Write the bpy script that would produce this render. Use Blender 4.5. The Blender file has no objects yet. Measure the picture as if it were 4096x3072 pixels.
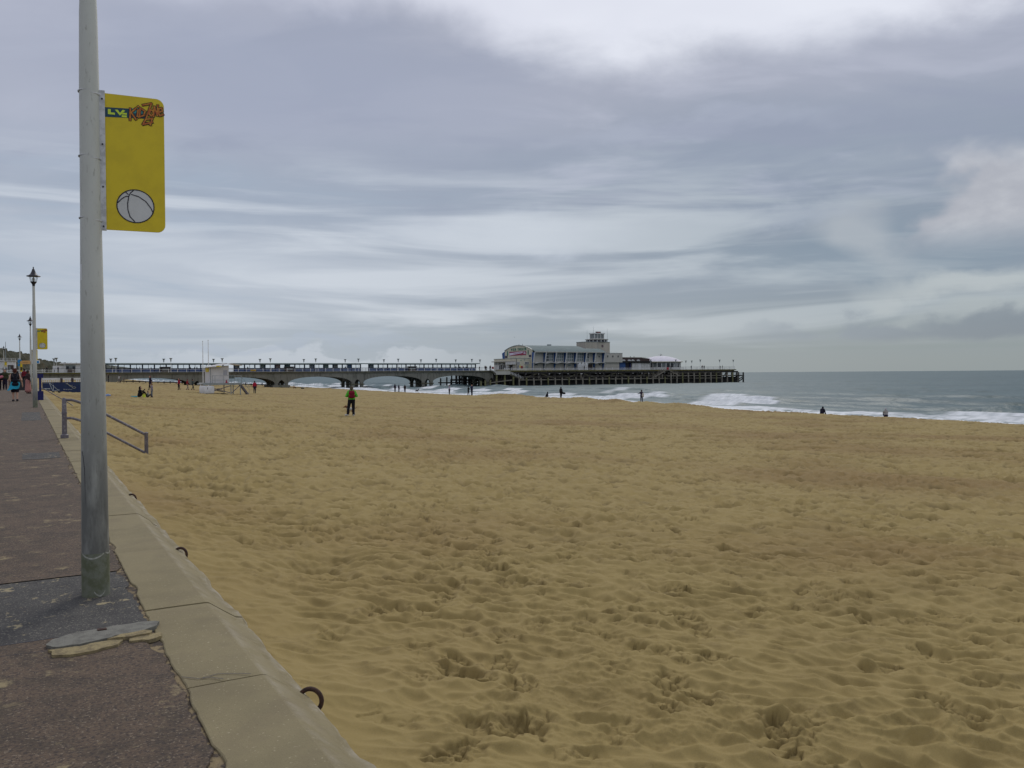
import bpy, math, random
import numpy as np
from mathutils import Vector, Matrix
random.seed(7)
sc = bpy.context.scene
COL = sc.collection
R_ = math.radians

# ------------------------------------------------------------------ camera
# world: X = towards the sea, Y = along the promenade, Z up (0 = promenade at the camera)
YAW, PITCH, ROLL, EYE = R_(30.3), R_(0.709), R_(0.42), 1.6
fw = Vector((math.sin(YAW) * math.cos(PITCH), math.cos(YAW) * math.cos(PITCH), -math.sin(PITCH)))
rt = Vector((math.cos(YAW), -math.sin(YAW), 0))
up = rt.cross(fw)
cr = rt * math.cos(ROLL) - up * math.sin(ROLL)
cu = up * math.cos(ROLL) + rt * math.sin(ROLL)
cam_d = bpy.data.cameras.new('camera')
cam = bpy.data.objects.new('camera', cam_d)
COL.objects.link(cam)
cam.matrix_world = Matrix(((cr.x, cu.x, -fw.x, 0), (cr.y, cu.y, -fw.y, 0), (cr.z, cu.z, -fw.z, EYE), (0, 0, 0, 1)))
cam_d.sensor_width = 36
cam_d.lens = 36 * 3315 / 4096
cam_d.clip_start = 0.1
cam_d.clip_end = 40000
sc.camera = cam

# ------------------------------------------------------------------ world: thin clear sky behind layered cloud
SUN_EL, SUN_AZ = R_(40), YAW + R_(10)          # azimuth measured from +Y towards +X
world = bpy.data.worlds.new('World')
sc.world = world
world.use_nodes = True
NT = world.node_tree
NT.nodes.clear()


class NB:
    """small node building helper"""
    def __init__(s, nt): s.nt = nt
    def n(s, t, **kw):
        x = s.nt.nodes.new(t)
        for k, v in kw.items(): setattr(x, k, v)
        return x
    def put(s, sock, v):
        if isinstance(v, bpy.types.NodeSocket): s.nt.links.new(v, sock)
        else: sock.default_value = v
    def m(s, op, a, b=None, c=None, clamp=False):
        x = s.n('ShaderNodeMath', operation=op, use_clamp=clamp)
        s.put(x.inputs[0], a)
        if b is not None: s.put(x.inputs[1], b)
        if c is not None: s.put(x.inputs[2], c)
        return x.outputs[0]
    def add(s, a, b): return s.m('ADD', a, b)
    def sub(s, a, b): return s.m('SUBTRACT', a, b)
    def mul(s, a, b): return s.m('MULTIPLY', a, b)
    def dot(s, v, w):
        x = s.n('ShaderNodeVectorMath', operation='DOT_PRODUCT')
        s.put(x.inputs[0], v); s.put(x.inputs[1], w)
        return x.outputs['Value']
    def vec(s, a, b, c):
        x = s.n('ShaderNodeCombineXYZ')
        for i, q in enumerate((a, b, c)): s.put(x.inputs[i], q)
        return x.outputs[0]
    def noise(s, v, scale, det=5, rough=.5, dist=0, w=None):
        x = s.n('ShaderNodeTexNoise')
        s.put(x.inputs['Vector'], v)
        x.inputs['Scale'].default_value = scale
        x.inputs['Detail'].default_value = det
        x.inputs['Roughness'].default_value = rough
        x.inputs['Distortion'].default_value = dist
        return x.outputs['Fac']
    def step(s, v, a, b, o0=0., o1=1.):
        x = s.n('ShaderNodeMapRange', interpolation_type='SMOOTHSTEP')
        s.put(x.inputs[0], v)
        for i, q in enumerate((a, b, o0, o1)): x.inputs[i + 1].default_value = q
        return x.outputs[0]
    def lin(s, v, a, b, o0=0., o1=1.):
        x = s.n('ShaderNodeMapRange')
        s.put(x.inputs[0], v)
        for i, q in enumerate((a, b, o0, o1)): x.inputs[i + 1].default_value = q
        return x.outputs[0]
    def mix(s, f, a, b):
        x = s.n('ShaderNodeMix', data_type='RGBA')
        s.put(x.inputs[0], f)
        for i, q in ((6, a), (7, b)):
            if isinstance(q, bpy.types.NodeSocket): s.nt.links.new(q, x.inputs[i])
            else: x.inputs[i].default_value = (*q[:3], 1)
        return x.outputs[2]


W = NB(NT)
dvec = W.n('ShaderNodeTexCoord').outputs['Generated']
sx = W.n('ShaderNodeSeparateXYZ')
NT.links.new(dvec, sx.inputs[0])
dz = sx.outputs[2]
ux = W.dot(dvec, (math.cos(YAW), -math.sin(YAW), 0))
fy = W.dot(dvec, (math.sin(YAW), math.cos(YAW), 0))
az = W.m('ARCTAN2', ux, fy)                       # 0 = straight out from the beach, + = seaward
el = W.m('ARCSINE', W.m('MINIMUM', W.m('MAXIMUM', dz, -1.), 1.))
elp = W.m('MAXIMUM', el, 0.0)
# flat cloud deck: directions projected on a plane far above
inv = W.m('DIVIDE', 1.0, W.add(W.m('MAXIMUM', dz, 0.0), 0.16))
pl = W.vec(W.mul(ux, inv), W.mul(fy, inv), 0.0)
n_big = W.noise(pl, 0.75, 4, .5, .3)
n_str = W.noise(W.vec(W.mul(W.mul(ux, inv), .55), W.mul(fy, inv), 3.7), 3.0, 6, .55, .5)
n_streak = W.noise(W.vec(W.mul(az, 1.6), W.mul(elp, 15.), 1.3), 1.25, 5, .55, .5)
n_puff = W.noise(W.vec(W.mul(az, 2.2), W.mul(elp, 4.2), 8.1), 2.6, 6, .55, .2)
n_soft = W.noise(W.vec(W.mul(az, 1.0), W.mul(elp, 2.2), 2.1), 2.0, 4, .5, .1)
n_fine = W.noise(W.vec(W.mul(az, 2.6), W.mul(elp, 40.), 6.3), 1.3, 5, .55, .4)
n_soft2 = W.noise(W.vec(W.mul(az, 3.4), W.mul(elp, 5.), 5.9), 2.6, 4, .5, .1)
n_puff2 = W.noise(W.vec(W.mul(az, 5.5), W.mul(elp, 9.), 4.1), 3.0, 6, .55, .2)
# wobbled coordinates, so that the cloud masses have uneven edges
aw = W.add(az, W.mul(W.sub(n_soft, .5), .55))
ew = W.add(elp, W.mul(W.sub(n_puff, .5), .10))


def blob(a0, e0, wa, we, lo=1.0, hi=0.25, a=None, e=None):
    """soft cloud mass centred on azimuth a0, elevation e0"""
    x = W.m('DIVIDE', W.sub(a or aw, a0), wa)
    y = W.m('DIVIDE', W.sub(e or ew, e0), we)
    r = W.m('SQRT', W.add(W.mul(x, x), W.mul(y, y)))
    return W.step(r, lo, hi)


def grade(base, f, col, k=1.0): return W.mix(W.mul(f, k), base, col)


low = W.mix(W.step(az, -.5, .5), (.41, .465, .53), (.285, .33, .35))            # near the horizon
mid = W.mix(W.step(az, -.45, .40), (.415, .455, .525), (.275, .32, .38))
top = W.mix(W.step(az, -.6, .2), (.425, .445, .525), (.37, .395, .47))
c = W.mix(W.step(elp, .0, .12), low, mid)
c = W.mix(W.step(elp, .15, .34), c, top)
# broad masses: pale break low on the left, blue-grey bank right of the middle, dim band across
c = grade(c, blob(-.42, .115, .40, .08), (.53, .57, .63), .45)
c = grade(c, blob(.02, .245, .5, .045, 1, .1), (.32, .36, .44), .5)
c = grade(c, blob(.30, .235, .50, .095, 1, .1), (.275, .32, .40), .70)
c = grade(c, blob(.42, .125, .34, .045, 1, .2), (.245, .305, .37), .72)
c = grade(c, blob(-.30, .20, .45, .05, 1, .2), (.335, .385, .465), .70)
c = grade(c, blob(.02, .165, .17, .035, 1, .1), (.56, .60, .67), .65)
c = grade(c, blob(.30, .18, .22, .016, 1, .2), (.42, .46, .52), .5)
c = grade(c, blob(.22, .275, .30, .018, 1, .2), (.42, .45, .535), .5)
# layered streaks
bandl = W.mul(W.step(elp, .012, .05), W.step(elp, .30, .17))
c = grade(c, W.mul(W.step(n_streak, .48, .66), bandl), W.mix(W.step(az, -.2, .5), (.59, .625, .675), (.42, .465, .50)), .75)
c = grade(c, W.mul(W.step(n_streak, .50, .34), bandl), W.mix(W.step(az, -.4, .4), (.38, .44, .525), (.235, .29, .355)), .62)
c = grade(c, W.mul(W.step(n_fine, .52, .70), bandl), W.mix(W.step(az, -.2, .5), (.61, .645, .69), (.43, .475, .51)), .35)
c = grade(c, W.mul(W.step(n_str, .52, .70), W.step(elp, .15, .25)), (.50, .52, .60), .45)
c = grade(c, W.mul(W.step(n_str, .50, .32), W.step(elp, .15, .25)), (.31, .34, .425), .55)
# dark mauve mass high on the left, with the bright gap above and right of it
c = grade(c, blob(-.24, .325, .40, .105, 1, .15), (.36, .39, .48), .80)
c = grade(c, blob(-.55, .30, .20, .10, 1, .2), (.40, .425, .505), .4)
thr = W.add(.346, W.mul(W.step(az, .08, -.14), .060))
hi_gap = W.step(W.sub(W.sub(elp, W.mul(W.sub(n_puff, .5), .09)), thr), -.018, .040)
gap_col = W.mix(W.step(az, -.35, .10), (.60, .61, .70), (.735, .755, .815))
gap_col = W.mix(W.mul(W.step(n_soft, .5, .7), .5), gap_col, (.62, .64, .72))
c = grade(c, W.mul(hi_gap, W.step(elp, 1.4, .55)), gap_col, .92)
c = grade(c, blob(.53, .40, .10, .06), (.50, .51, .58), .45)
# lit cumulus on the right
ce = W.sub(elp, W.mul(W.sub(n_soft2, .5), .08))
cum = W.mul(W.step(W.add(W.sub(az, .44), W.mul(W.sub(n_soft2, .5), .40)), -.01, .045),
            W.mul(W.step(ce, .240, .212), W.step(elp, .115, .165)))
c = grade(c, cum, W.mix(W.step(n_puff, .42, .62), (.42, .43, .47), (.54, .55, .58)), .92)
c = grade(c, blob(.385, .145, .06, .05, 1, .3), (.42, .45, .485), .75)
# warm pale layer and the low dark bank over the sea horizon
c = grade(c, blob(.50, .093, .24, .022, 1, .2), (.475, .51, .525), .8)
c = grade(c, blob(.55, .062, .24, .016, 1, .2), (.40, .44, .46), .7)
bank = W.mul(W.step(W.add(W.sub(elp, .048), W.mul(W.sub(n_puff2, .5), -.085)), .016, -.004),
             W.mul(W.step(W.add(elp, W.mul(W.sub(n_puff2, .5), .02)), .030, .040), W.step(az, .22, .36)))
c = grade(c, bank, W.mix(W.step(az, .3, .55), (.29, .335, .39), (.225, .265, .315)), .80)
c = grade(c, blob(.50, .026, .35, .004, 1, .2, az, elp), (.27, .32, .34), .5)
# white cumulus tops peeping up low behind the pier
pc = W.mul(W.step(W.add(W.sub(elp, .022), W.mul(W.sub(n_puff2, .5), -.09)), .010, .002), W.mul(W.step(az, -.50, -.34), W.mul(W.step(az, .02, -.16), W.step(elp, -.001, .012))))
c = grade(c, pc, (.56, .60, .66), .45)
c = grade(c, blob(-.33, .034, .20, .007, 1, .2), (.40, .455, .54), .6)
sky = W.n('ShaderNodeTexSky', sky_type='NISHITA', sun_disc=False)
sky.sun_elevation = SUN_EL
sky.sun_rotation = SUN_AZ
bg1 = W.n('ShaderNodeBackground'); bg1.inputs[1].default_value = 0.08
NT.links.new(sky.outputs[0], bg1.inputs[0])
bg2 = W.n('ShaderNodeBackground'); bg2.inputs[1].default_value = 1.0
gam = W.n('ShaderNodeGamma'); NT.links.new(c, gam.inputs[0]); gam.inputs[1].default_value = 1.22
vs_ = W.n('ShaderNodeVectorMath', operation='SCALE'); NT.links.new(gam.outputs[0], vs_.inputs[0]); vs_.inputs['Scale'].default_value = 1.215
NT.links.new(vs_.outputs[0], bg2.inputs[0])
ms = W.n('ShaderNodeMixShader'); ms.inputs[0].default_value = .93
NT.links.new(bg1.outputs[0], ms.inputs[1]); NT.links.new(bg2.outputs[0], ms.inputs[2])
NT.links.new(ms.outputs[0], W.n('ShaderNodeOutputWorld').inputs[0])

sun_d = bpy.data.lights.new('sun', 'SUN')
sun_d.energy = 1.15
sun_d.angle = R_(14)
sun_d.color = (1.0, .955, .88)
sun = bpy.data.objects.new('sun', sun_d)
COL.objects.link(sun)
sd = Vector((math.sin(SUN_AZ) * math.cos(SUN_EL), math.cos(SUN_AZ) * math.cos(SUN_EL), math.sin(SUN_EL)))
sun.rotation_euler = sd.to_track_quat('Z', 'Y').to_euler()
sun.location = (0, 0, 60)
sc.view_settings.view_transform = 'Standard'
sc.view_settings.look = 'None'
sc.view_settings.exposure = 0.0
sc.view_settings.gamma = 1.0
sc.view_settings.use_curve_mapping = False


# ------------------------------------------------------------------ materials
def mat(name, c, rough=.8, c2=None, ns=2., det=5, lo=.4, hi=.65, bump=0., bs=40., spec=.3, metal=0., st=(1, 1, 1), extra=None, bdist=.01):
    m = bpy.data.materials.new(name)
    m.use_nodes = True
    nt = m.node_tree
    b = nt.nodes['Principled BSDF']
    b.inputs['Roughness'].default_value = rough
    b.inputs['Specular IOR Level'].default_value = spec
    b.inputs['Metallic'].default_value = metal
    b.inputs['Base Color'].default_value = (*c, 1)
    N = NB(nt)
    pos = N.n('ShaderNodeNewGeometry').outputs['Position']
    if st != (1, 1, 1):
        mp = N.n('ShaderNodeMapping'); mp.inputs['Scale'].default_value = st
        nt.links.new(pos, mp.inputs[0]); pos = mp.outputs[0]
    col = None
    if c2 is not None:
        col = N.mix(N.step(N.noise(pos, ns, det, .6), lo, hi), c, c2)
    if extra: col = extra(N, pos, col if col is not None else c)
    if col is not None: nt.links.new(col, b.inputs['Base Color'])
    if bump:
        bm = N.n('ShaderNodeBump'); bm.inputs['Strength'].default_value = bump
        bm.inputs['Distance'].default_value = bdist
        nt.links.new(N.noise(pos, bs, 4, .6), bm.inputs['Height'])
        nt.links.new(bm.outputs[0], b.inputs['Normal'])
    return m


def ex_sand(N, pos, col):
    sep = N.n('ShaderNodeSeparateXYZ'); N.nt.links.new(pos, sep.inputs[0])
    col = N.mix(N.step(N.noise(pos, .11, 3, .5), .45, .7), col, (.245, .165, .062))     # coarser, redder belts
    col = N.mix(N.mul(N.step(N.noise(pos, 1.1, 5, .6), .5, .72), .45), col, (.205, .148, .052))
    col = N.mix(N.mul(N.step(N.noise(pos, 2.6, 6, .75), .54, .66), .40), col, (.165, .118, .045))
    col = N.mix(N.mul(N.step(N.noise(pos, 3.1, 6, .75), .60, .72), .30), col, (.40, .32, .155))
    col = N.mix(N.mul(N.step(N.noise(pos, 260., 2, .5), .52, .66), .4), col, (.16, .12, .06))
    col = N.mix(N.mul(N.step(N.noise(pos, 190., 2, .5), .6, .72), .35), col, (.44, .37, .22))
    at = N.n('ShaderNodeAttribute', attribute_name='damp_shade')
    return N.mix(N.mul(at.outputs['Fac'], .75), col, (.135, .095, .034))  # dark tint: painted shade of the hollows, and wet sand by the swash


def ex_tarmac(N, pos, col):
    col = N.mix(N.mul(N.step(N.noise(pos, 55., 4, .65), .47, .62), .8), col, (.040, .032, .030))
    col = N.mix(N.mul(N.step(N.noise(pos, 70., 3, .6), .58, .68), .75), col, (.26, .21, .15))
    col = N.mix(N.mul(N.step(N.noise(pos, 24., 5, .7), .60, .70), .6), col, (.22, .175, .10))
    pat = N.mul(N.step(N.noise(pos, 4.6, 7, .7), .56, .66), N.step(N.noise(pos, 1.3, 2, .5), .44, .60))
    return N.mix(N.mul(pat, .8), col, (.31, .25, .135))


def ex_asphalt(N, pos, col):
    col = N.mix(N.mul(N.step(N.noise(pos, 110., 3, .6), .50, .64), .7), col, (.03, .03, .03))
    col = N.mix(N.mul(N.step(N.noise(pos, 75., 3, .6), .57, .67), .75), col, (.26, .245, .19))
    return N.mix(N.mul(N.step(N.noise(pos, 9., 6, .65), .60, .66), .8), col, (.37, .31, .18))


def ex_coping(N, pos, col):
    col = N.mix(N.mul(N.step(N.noise(pos, 3.3, 6, .6), .45, .7), .5), col, (.185, .15, .088))
    col = N.mix(N.mul(N.step(N.noise(pos, 160., 2, .5), .55, .68), .5), col, (.15, .122, .075))
    col = N.mix(N.mul(N.step(N.noise(pos, 60., 3, .5), .64, .72), .6), col, (.42, .37, .24))
    at = N.n('ShaderNodeAttribute', attribute_name='wear')
    return N.mix(N.mul(at.outputs['Fac'], N.step(N.noise(pos, 7., 4, .6), .35, .65)), col, (.40, .36, .29))


def ex_concrete(N, pos, col):
    sep = N.n('ShaderNodeSeparateXYZ'); N.nt.links.new(pos, sep.inputs[0])
    v = N.vec(N.mul(sep.outputs[0], 1.), N.mul(sep.outputs[1], 1.), N.mul(sep.outputs[2], .18))
    col = N.mix(N.mul(N.step(N.noise(v, 1.1, 6, .65), .45, .68), .7), col, (.075, .076, .060))
    col = N.mix(N.mul(N.step(N.noise(v, .55, 5, .6), .60, .72), .6), col, (.33, .32, .27))
    return N.mix(N.mul(N.step(N.noise(pos, .7, 4, .6), .52, .7), .5), col, (.16, .17, .115))


def ex_pole(N, pos, col):
    sep = N.n('ShaderNodeSeparateXYZ'); N.nt.links.new(pos, sep.inputs[0])
    v = N.vec(sep.outputs[0], sep.outputs[1], N.mul(sep.outputs[2], .25))
    col = N.mix(N.mul(N.step(N.noise(v, 9., 5, .6), .45, .7), .45), col, (.46, .46, .41))
    col = N.mix(N.mul(N.step(N.noise(v, 55., 3, .6), .60, .72), .5), col, (.25, .24, .2))
    # paint blended darker towards the foot, broken up by noise
    w = N.mul(N.lin(sep.outputs[2], 2.3, .7), N.lin(N.noise(v, 14., 5, .6), .2, .5, .6, 1.))
    return N.mix(N.mul(w, .85), col, (.072, .072, .066))


M = {}
M['sand'] = mat('sand', (.310, .232, .087), .95, None, bump=.5, bs=330., spec=.22, bdist=.004, extra=ex_sand)
M['tarmac'] = mat('red_tarmac', (.122, .086, .058), .9, (.080, .060, .042), 5., 6, bump=.8, bs=90., extra=ex_tarmac, bdist=.006)
M['asphalt'] = mat('patch_asphalt', (.078, .074, .068), .9, (.055, .052, .05), 5., 5, bump=.9, bs=80., extra=ex_asphalt, bdist=.006)
M['mortar'] = mat('crumbled_mortar', (.26, .20, .11), .95, (.07, .055, .045), 16., 6, .42, .58, bump=1., bs=55., bdist=.012)
M['cement'] = mat('cement', (.20, .195, .165), .9, (.14, .135, .115), 14., 6, bump=.7, bs=90.)
M['flake'] = mat('sandy_cement', (.31, .25, .13), .95, (.20, .16, .09), 22., 6, bump=1., bs=70.)
M['coping'] = mat('coping_concrete', (.245, .205, .112), .88, (.205, .172, .094), 1.3, 5, bump=.45, bs=150., extra=ex_coping, bdist=.004)
M['pole'] = mat('grey_paint', (.56, .565, .515), .55, extra=ex_pole, bump=.15, bs=60.)
M['sleeve'] = mat('green_grey_paint', (.17, .18, .135), .6, (.115, .125, .075), 16., 6, bump=.3, bs=60.)
M['peel'] = mat('peeled_paint', (.42, .42, .37), .7, (.25, .25, .2), 40.)
M['yellow'] = mat('yellow_panel', (.70, .53, .012), .42, (.64, .48, .012), 6., spec=.4)
M['strip'] = mat('navy_strip', (.018, .065, .10), .45)
M['teal'] = mat('teal_strip', (.05, .28, .27), .45)
M['lime'] = mat('lime_letters', (.60, .75, .06), .45)
M['orange'] = mat('orange_letters', (.42, .10, .025), .5, (.55, .25, .03), 60., 2)
M['brownline'] = mat('brown_outline', (.035, .02, .012), .5)
M['white'] = mat('white_paint', (.74, .74, .73), .55, (.62, .62, .60), 3., 5)
M['offwhite'] = mat('off_white', (.62, .62, .60), .6, (.52, .52, .50), 1.5)
M['ink'] = mat('black_line', (.02, .018, .03), .5)
M['alu'] = mat('dull_aluminium', (.60, .60, .60), .45, (.42, .42, .42), 20., 4, spec=.5, metal=.2)
M['black'] = mat('black_metal', (.018, .017, .022), .45, spec=.5)
M['rust'] = mat('rusted_iron', (.045, .028, .024), .8, (.09, .045, .03), 60., bump=.6, bs=150.)
M['rail'] = mat('worn_rail_paint', (.15, .135, .15), .55, (.28, .26, .26), 18., 5, .5, .7, bump=.2, bs=60.)
M['concrete'] = mat('pier_concrete', (.20, .195, .165), .9, extra=ex_concrete, bump=.3, bs=3., bdist=.03)
M['fascia'] = mat('weathered_fascia', (.085, .082, .06), .9, (.13, .12, .07), 1.5, 5)
M['moss'] = mat('mossy_ledge', (.20, .17, .05), .95, (.10, .105, .04), 1.2, 5)
M['darktimber'] = mat('dark_timber', (.020, .019, .019), .9, (.034, .031, .028), 2., 5)
M['timber'] = mat('weathered_timber', (.26, .235, .195), .9, (.15, .135, .10), 1.4, 5)
M['algae'] = mat('algae_timber', (.20, .19, .09), .9, (.10, .10, .05), 1.3, 5)
M['cream'] = mat('cream_render', (.60, .565, .43), .85, (.54, .51, .40), .5, 5, st=(1, 1, .3))
M['render'] = mat('grey_render', (.47, .45, .395), .85, (.42, .40, .35), .6, 5, st=(1, 1, .3))
M['towerwall'] = mat('buff_tower_render', (.45, .41, .345), .85, (.40, .365, .30), .5, 5, st=(1, 1, .4))
M['copper'] = mat('pale_green_roof', (.115, .165, .17), .8, (.095, .135, .14), .5, 5)
M['blue'] = mat('blue_panel', (.085, .13, .27), .6, (.10, .15, .29), .8)
M['shelterroof'] = mat('pale_green_fascia', (.34, .44, .41), .6, (.30, .39, .37), 1.)
M['finblue'] = mat('fin_blue', (.03, .085, .24), .6, (.04, .10, .27), .8)
M['navy'] = mat('navy_paint', (.012, .015, .105), .5)
M['glassdark'] = mat('dark_window_glass', (.02, .024, .035), .12, spec=.5)
M['glassgrey'] = mat('grey_window_glass', (.15, .175, .175), .3, (.20, .22, .22), .8, spec=.5)
M['red'] = mat('red_paint', (.38, .03, .045), .55)
M['crimson'] = mat('crimson_banner', (.30, .025, .06), .6, (.22, .02, .06), .6)
M['lilac'] = mat('lilac_band', (.66, .60, .72), .6)
M['green'] = mat('sign_green', (.02, .20, .15), .55)
M['dome'] = mat('white_dome', (.72, .70, .74), .9, (.66, .64, .68), .8, spec=.1)
M['brown'] = mat('brown_wood', (.07, .05, .045), .8)
M['galv'] = mat('galvanised', (.30, .33, .33), .5, (.24, .27, .27), 3., metal=.2)
M['hutwhite'] = mat('hut_white', (.62, .60, .58), .6, (.56, .54, .52), 1.2, 5)
M['gelcoat'] = mat('white_plastic', (.76, .76, .76), .5, (.66, .66, .65), 2.)
M['fencenavy'] = mat('navy_banner_cloth', (.022, .035, .10), .75, (.025, .048, .095), 1.5)
M['signblue'] = mat('sign_blue', (.02, .22, .50), .5)
M['peach'] = mat('orange_fingerboard', (.62, .36, .13), .55)
M['amber'] = mat('amber_banner', (.60, .36, .03), .5)
M['scrub'] = mat('cliff_scrub', (.030, .034, .014), .95, (.075, .062, .028), .035, 6, .42, .62)


def ex_cliff(N, pos, col):
    return N.mix(N.step(N.noise(pos, .012, 5, .6), .60, .68), col, (.085, .065, .035))


M['cliff'] = mat('cliff_slope', (.024, .028, .012), .95, (.046, .042, .019), .05, 6, .42, .62, extra=ex_cliff)
gm = bpy.data.materials.new('clear_glass'); gm.use_nodes = True
_g = NB(gm.node_tree); gm.node_tree.nodes.clear()
_t = _g.n('ShaderNodeBsdfTransparent'); _t.inputs[0].default_value = (.965, .98, .98, 1)
_s = _g.n('ShaderNodeBsdfGlossy'); _s.inputs['Roughness'].default_value = .08
_x = _g.n('ShaderNodeMixShader'); _x.inputs[0].default_value = .05
gm.node_tree.links.new(_t.outputs[0], _x.inputs[1]); gm.node_tree.links.new(_s.outputs[0], _x.inputs[2])
gm.node_tree.links.new(_x.outputs[0], _g.n('ShaderNodeOutputMaterial').inputs[0])
M['glass'] = gm
_cl = {}


def cloth(rgb):
    k = tuple(round(v, 3) for v in rgb)
    if k not in _cl: _cl[k] = mat('cloth', k, .9, tuple(v * .8 for v in k), 9., 4, spec=.15)
    return _cl[k]


SKIN = mat('skin', (.46, .27, .19), .6)


# ------------------------------------------------------------------ mesh helpers
def wloc(o):
    v = Vector((0, 0, 0))
    while o is not None:
        v = v + o.location; o = o.parent
    return v


def tag(o, label=None, cat=None, group=None, kind=None):
    if label: o['label'] = label
    if cat: o['category'] = cat
    if group: o['group'] = group
    if kind: o['kind'] = kind
    return o


def thing(name, label, cat, loc=(0, 0, 0), rz=0., group=None):
    o = bpy.data.objects.new(name, None)
    o.empty_display_size = .2
    COL.objects.link(o)
    o.location = loc
    o.rotation_euler = (0, 0, rz)
    return tag(o, label, cat, group)


class MB:
    def __init__(s): s.v = []; s.f = []; s.m = []
    def add(s, vs, fs, mi=0):
        b = len(s.v)
        s.v.extend(tuple(p) for p in vs)
        s.f.extend(tuple(b + i for i in f) for f in fs)
        s.m.extend([mi] * len(fs))
        return s
    def box(s, x0, x1, y0, y1, z0, z1, mi=0):
        vs = [(x, y, z) for z in (z0, z1) for y in (y0, y1) for x in (x0, x1)]
        return s.add(vs, [(0, 2, 3, 1), (4, 5, 7, 6), (0, 1, 5, 4), (2, 6, 7, 3), (0, 4, 6, 2), (1, 3, 7, 5)], mi)
    def beam(s, a, b, w, h, mi=0):
        a, b = Vector(a), Vector(b)
        d = (b - a).normalized()
        u = Vector((0, 0, 1)) if abs(d.z) < .95 else Vector((0, 1, 0))
        r = d.cross(u).normalized(); u = r.cross(d)
        vs = [p + r * (i * w / 2) + u * (j * h / 2) for p in (a, b) for j in (-1, 1) for i in (-1, 1)]
        return s.add(vs, [(0, 2, 3, 1), (4, 5, 7, 6), (0, 1, 5, 4), (2, 6, 7, 3), (0, 4, 6, 2), (1, 3, 7, 5)], mi)
    def tube(s, pts, r, n=8, mi=0, closed=False):
        pts = [Vector(p) for p in pts]
        rs = r if isinstance(r, (list, tuple)) else [r] * len(pts)
        rings = []
        ref = None
        L = len(pts)
        for i, p in enumerate(pts):
            d = ((pts[(i + 1) % L] - pts[i - 1]) if closed else (pts[min(i + 1, L - 1)] - pts[max(i - 1, 0)])).normalized()
            if ref is None: ref = Vector((0, 0, 1)) if abs(d.z) < .9 else Vector((1, 0, 0))
            a = d.cross(ref).normalized(); b = a.cross(d); ref = b
            rings.append([p + (a * math.cos(t) + b * math.sin(t)) * rs[i] for t in [2 * math.pi * k / n for k in range(n)]])
        vs = [q for ring in rings for q in ring]
        fs = []
        for i in range(L if closed else L - 1):
            j = (i + 1) % L
            for k in range(n):
                fs.append((i * n + k, j * n + k, j * n + (k + 1) % n, i * n + (k + 1) % n))
        if not closed:
            fs.append(tuple(range(n))); fs.append(tuple((L - 1) * n + k for k in reversed(range(n))))
        return s.add(vs, fs, mi)
    def lathe(s, prof, n=16, c=(0, 0), mi=0, ph=0.):
        vs = [(c[0] + r * math.cos(ph + 2 * math.pi * k / n), c[1] + r * math.sin(ph + 2 * math.pi * k / n), z) for r, z in prof for k in range(n)]
        fs = []
        for i in range(len(prof) - 1):
            for k in range(n):
                fs.append((i * n + k, i * n + (k + 1) % n, (i + 1) * n + (k + 1) % n, (i + 1) * n + k))
        fs.append(tuple(reversed(range(n)))); fs.append(tuple((len(prof) - 1) * n + k for k in range(n)))
        return s.add(vs, fs, mi)
    def prism(s, poly, ax, a, b, mi=0):
        n = len(poly)
        def P(p, q): return {'x': (q, p[0], p[1]), 'y': (p[0], q, p[1]), 'z': (p[0], p[1], q)}[ax]
        vs = [P(p, a) for p in poly] + [P(p, b) for p in poly]
        fs = [tuple(range(n)), tuple(reversed(range(n, 2 * n)))] + [(i, n + i, n + (i + 1) % n, (i + 1) % n) for i in range(n)]
        return s.add(vs, fs, mi)
    def build(s, name, m, parent=None, local=False, smooth=False, kind=None):
        me = bpy.data.meshes.new(name)
        o = bpy.data.objects.new(name, me)
        off = Vector((0, 0, 0)) if (local or parent is None) else wloc(parent)
        me.from_pydata([(p[0] - off.x, p[1] - off.y, p[2] - off.z) for p in s.v], [], s.f)
        for q in (m if isinstance(m, (list, tuple)) else [m]): me.materials.append(q)
        if any(s.m): me.polygons.foreach_set('material_index', s.m)
        me.validate()
        if smooth: smooth_by_angle(me)
        COL.objects.link(o)
        if parent is not None: o.parent = parent
        if kind: o['kind'] = kind
        return o


def smooth_by_angle(me, ang=50):
    me.polygons.foreach_set('use_smooth', [True] * len(me.polygons))
    import bmesh
    bm = bmesh.new(); bm.from_mesh(me)
    bmesh.ops.recalc_face_normals(bm, faces=bm.faces)
    for e in bm.edges:
        e.smooth = not (len(e.link_faces) == 2 and e.calc_face_angle(0) > R_(ang))
    bm.to_mesh(me); bm.free()


def part(o, parent, loc):
    """another copy of part o (sharing its mesh) under parent"""
    c_ = o.copy(); COL.objects.link(c_)
    c_.parent = parent; c_.location = loc
    return c_


def copy_tree(o, parent=None):
    c_ = o.copy(); COL.objects.link(c_)
    if parent is not None: c_.parent = parent
    for ch in [x for x in o.children]: copy_tree(ch, c_)
    return c_


def np_mesh(name, V, Q, m, smooth=True):
    me = bpy.data.meshes.new(name)
    V = np.ascontiguousarray(V, dtype=np.float32); Q = np.ascontiguousarray(Q, dtype=np.int32)
    k = Q.shape[1]
    me.vertices.add(len(V)); me.vertices.foreach_set('co', V.ravel())
    me.loops.add(Q.size); me.loops.foreach_set('vertex_index', Q.ravel())
    me.polygons.add(len(Q))
    me.polygons.foreach_set('loop_start', np.arange(0, Q.size, k, dtype=np.int32))
    if smooth: me.polygons.foreach_set('use_smooth', np.ones(len(Q), dtype=bool))
    me.update(calc_edges=True)
    for q in (m if isinstance(m, (list, tuple)) else [m]): me.materials.append(q)
    return me


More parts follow.
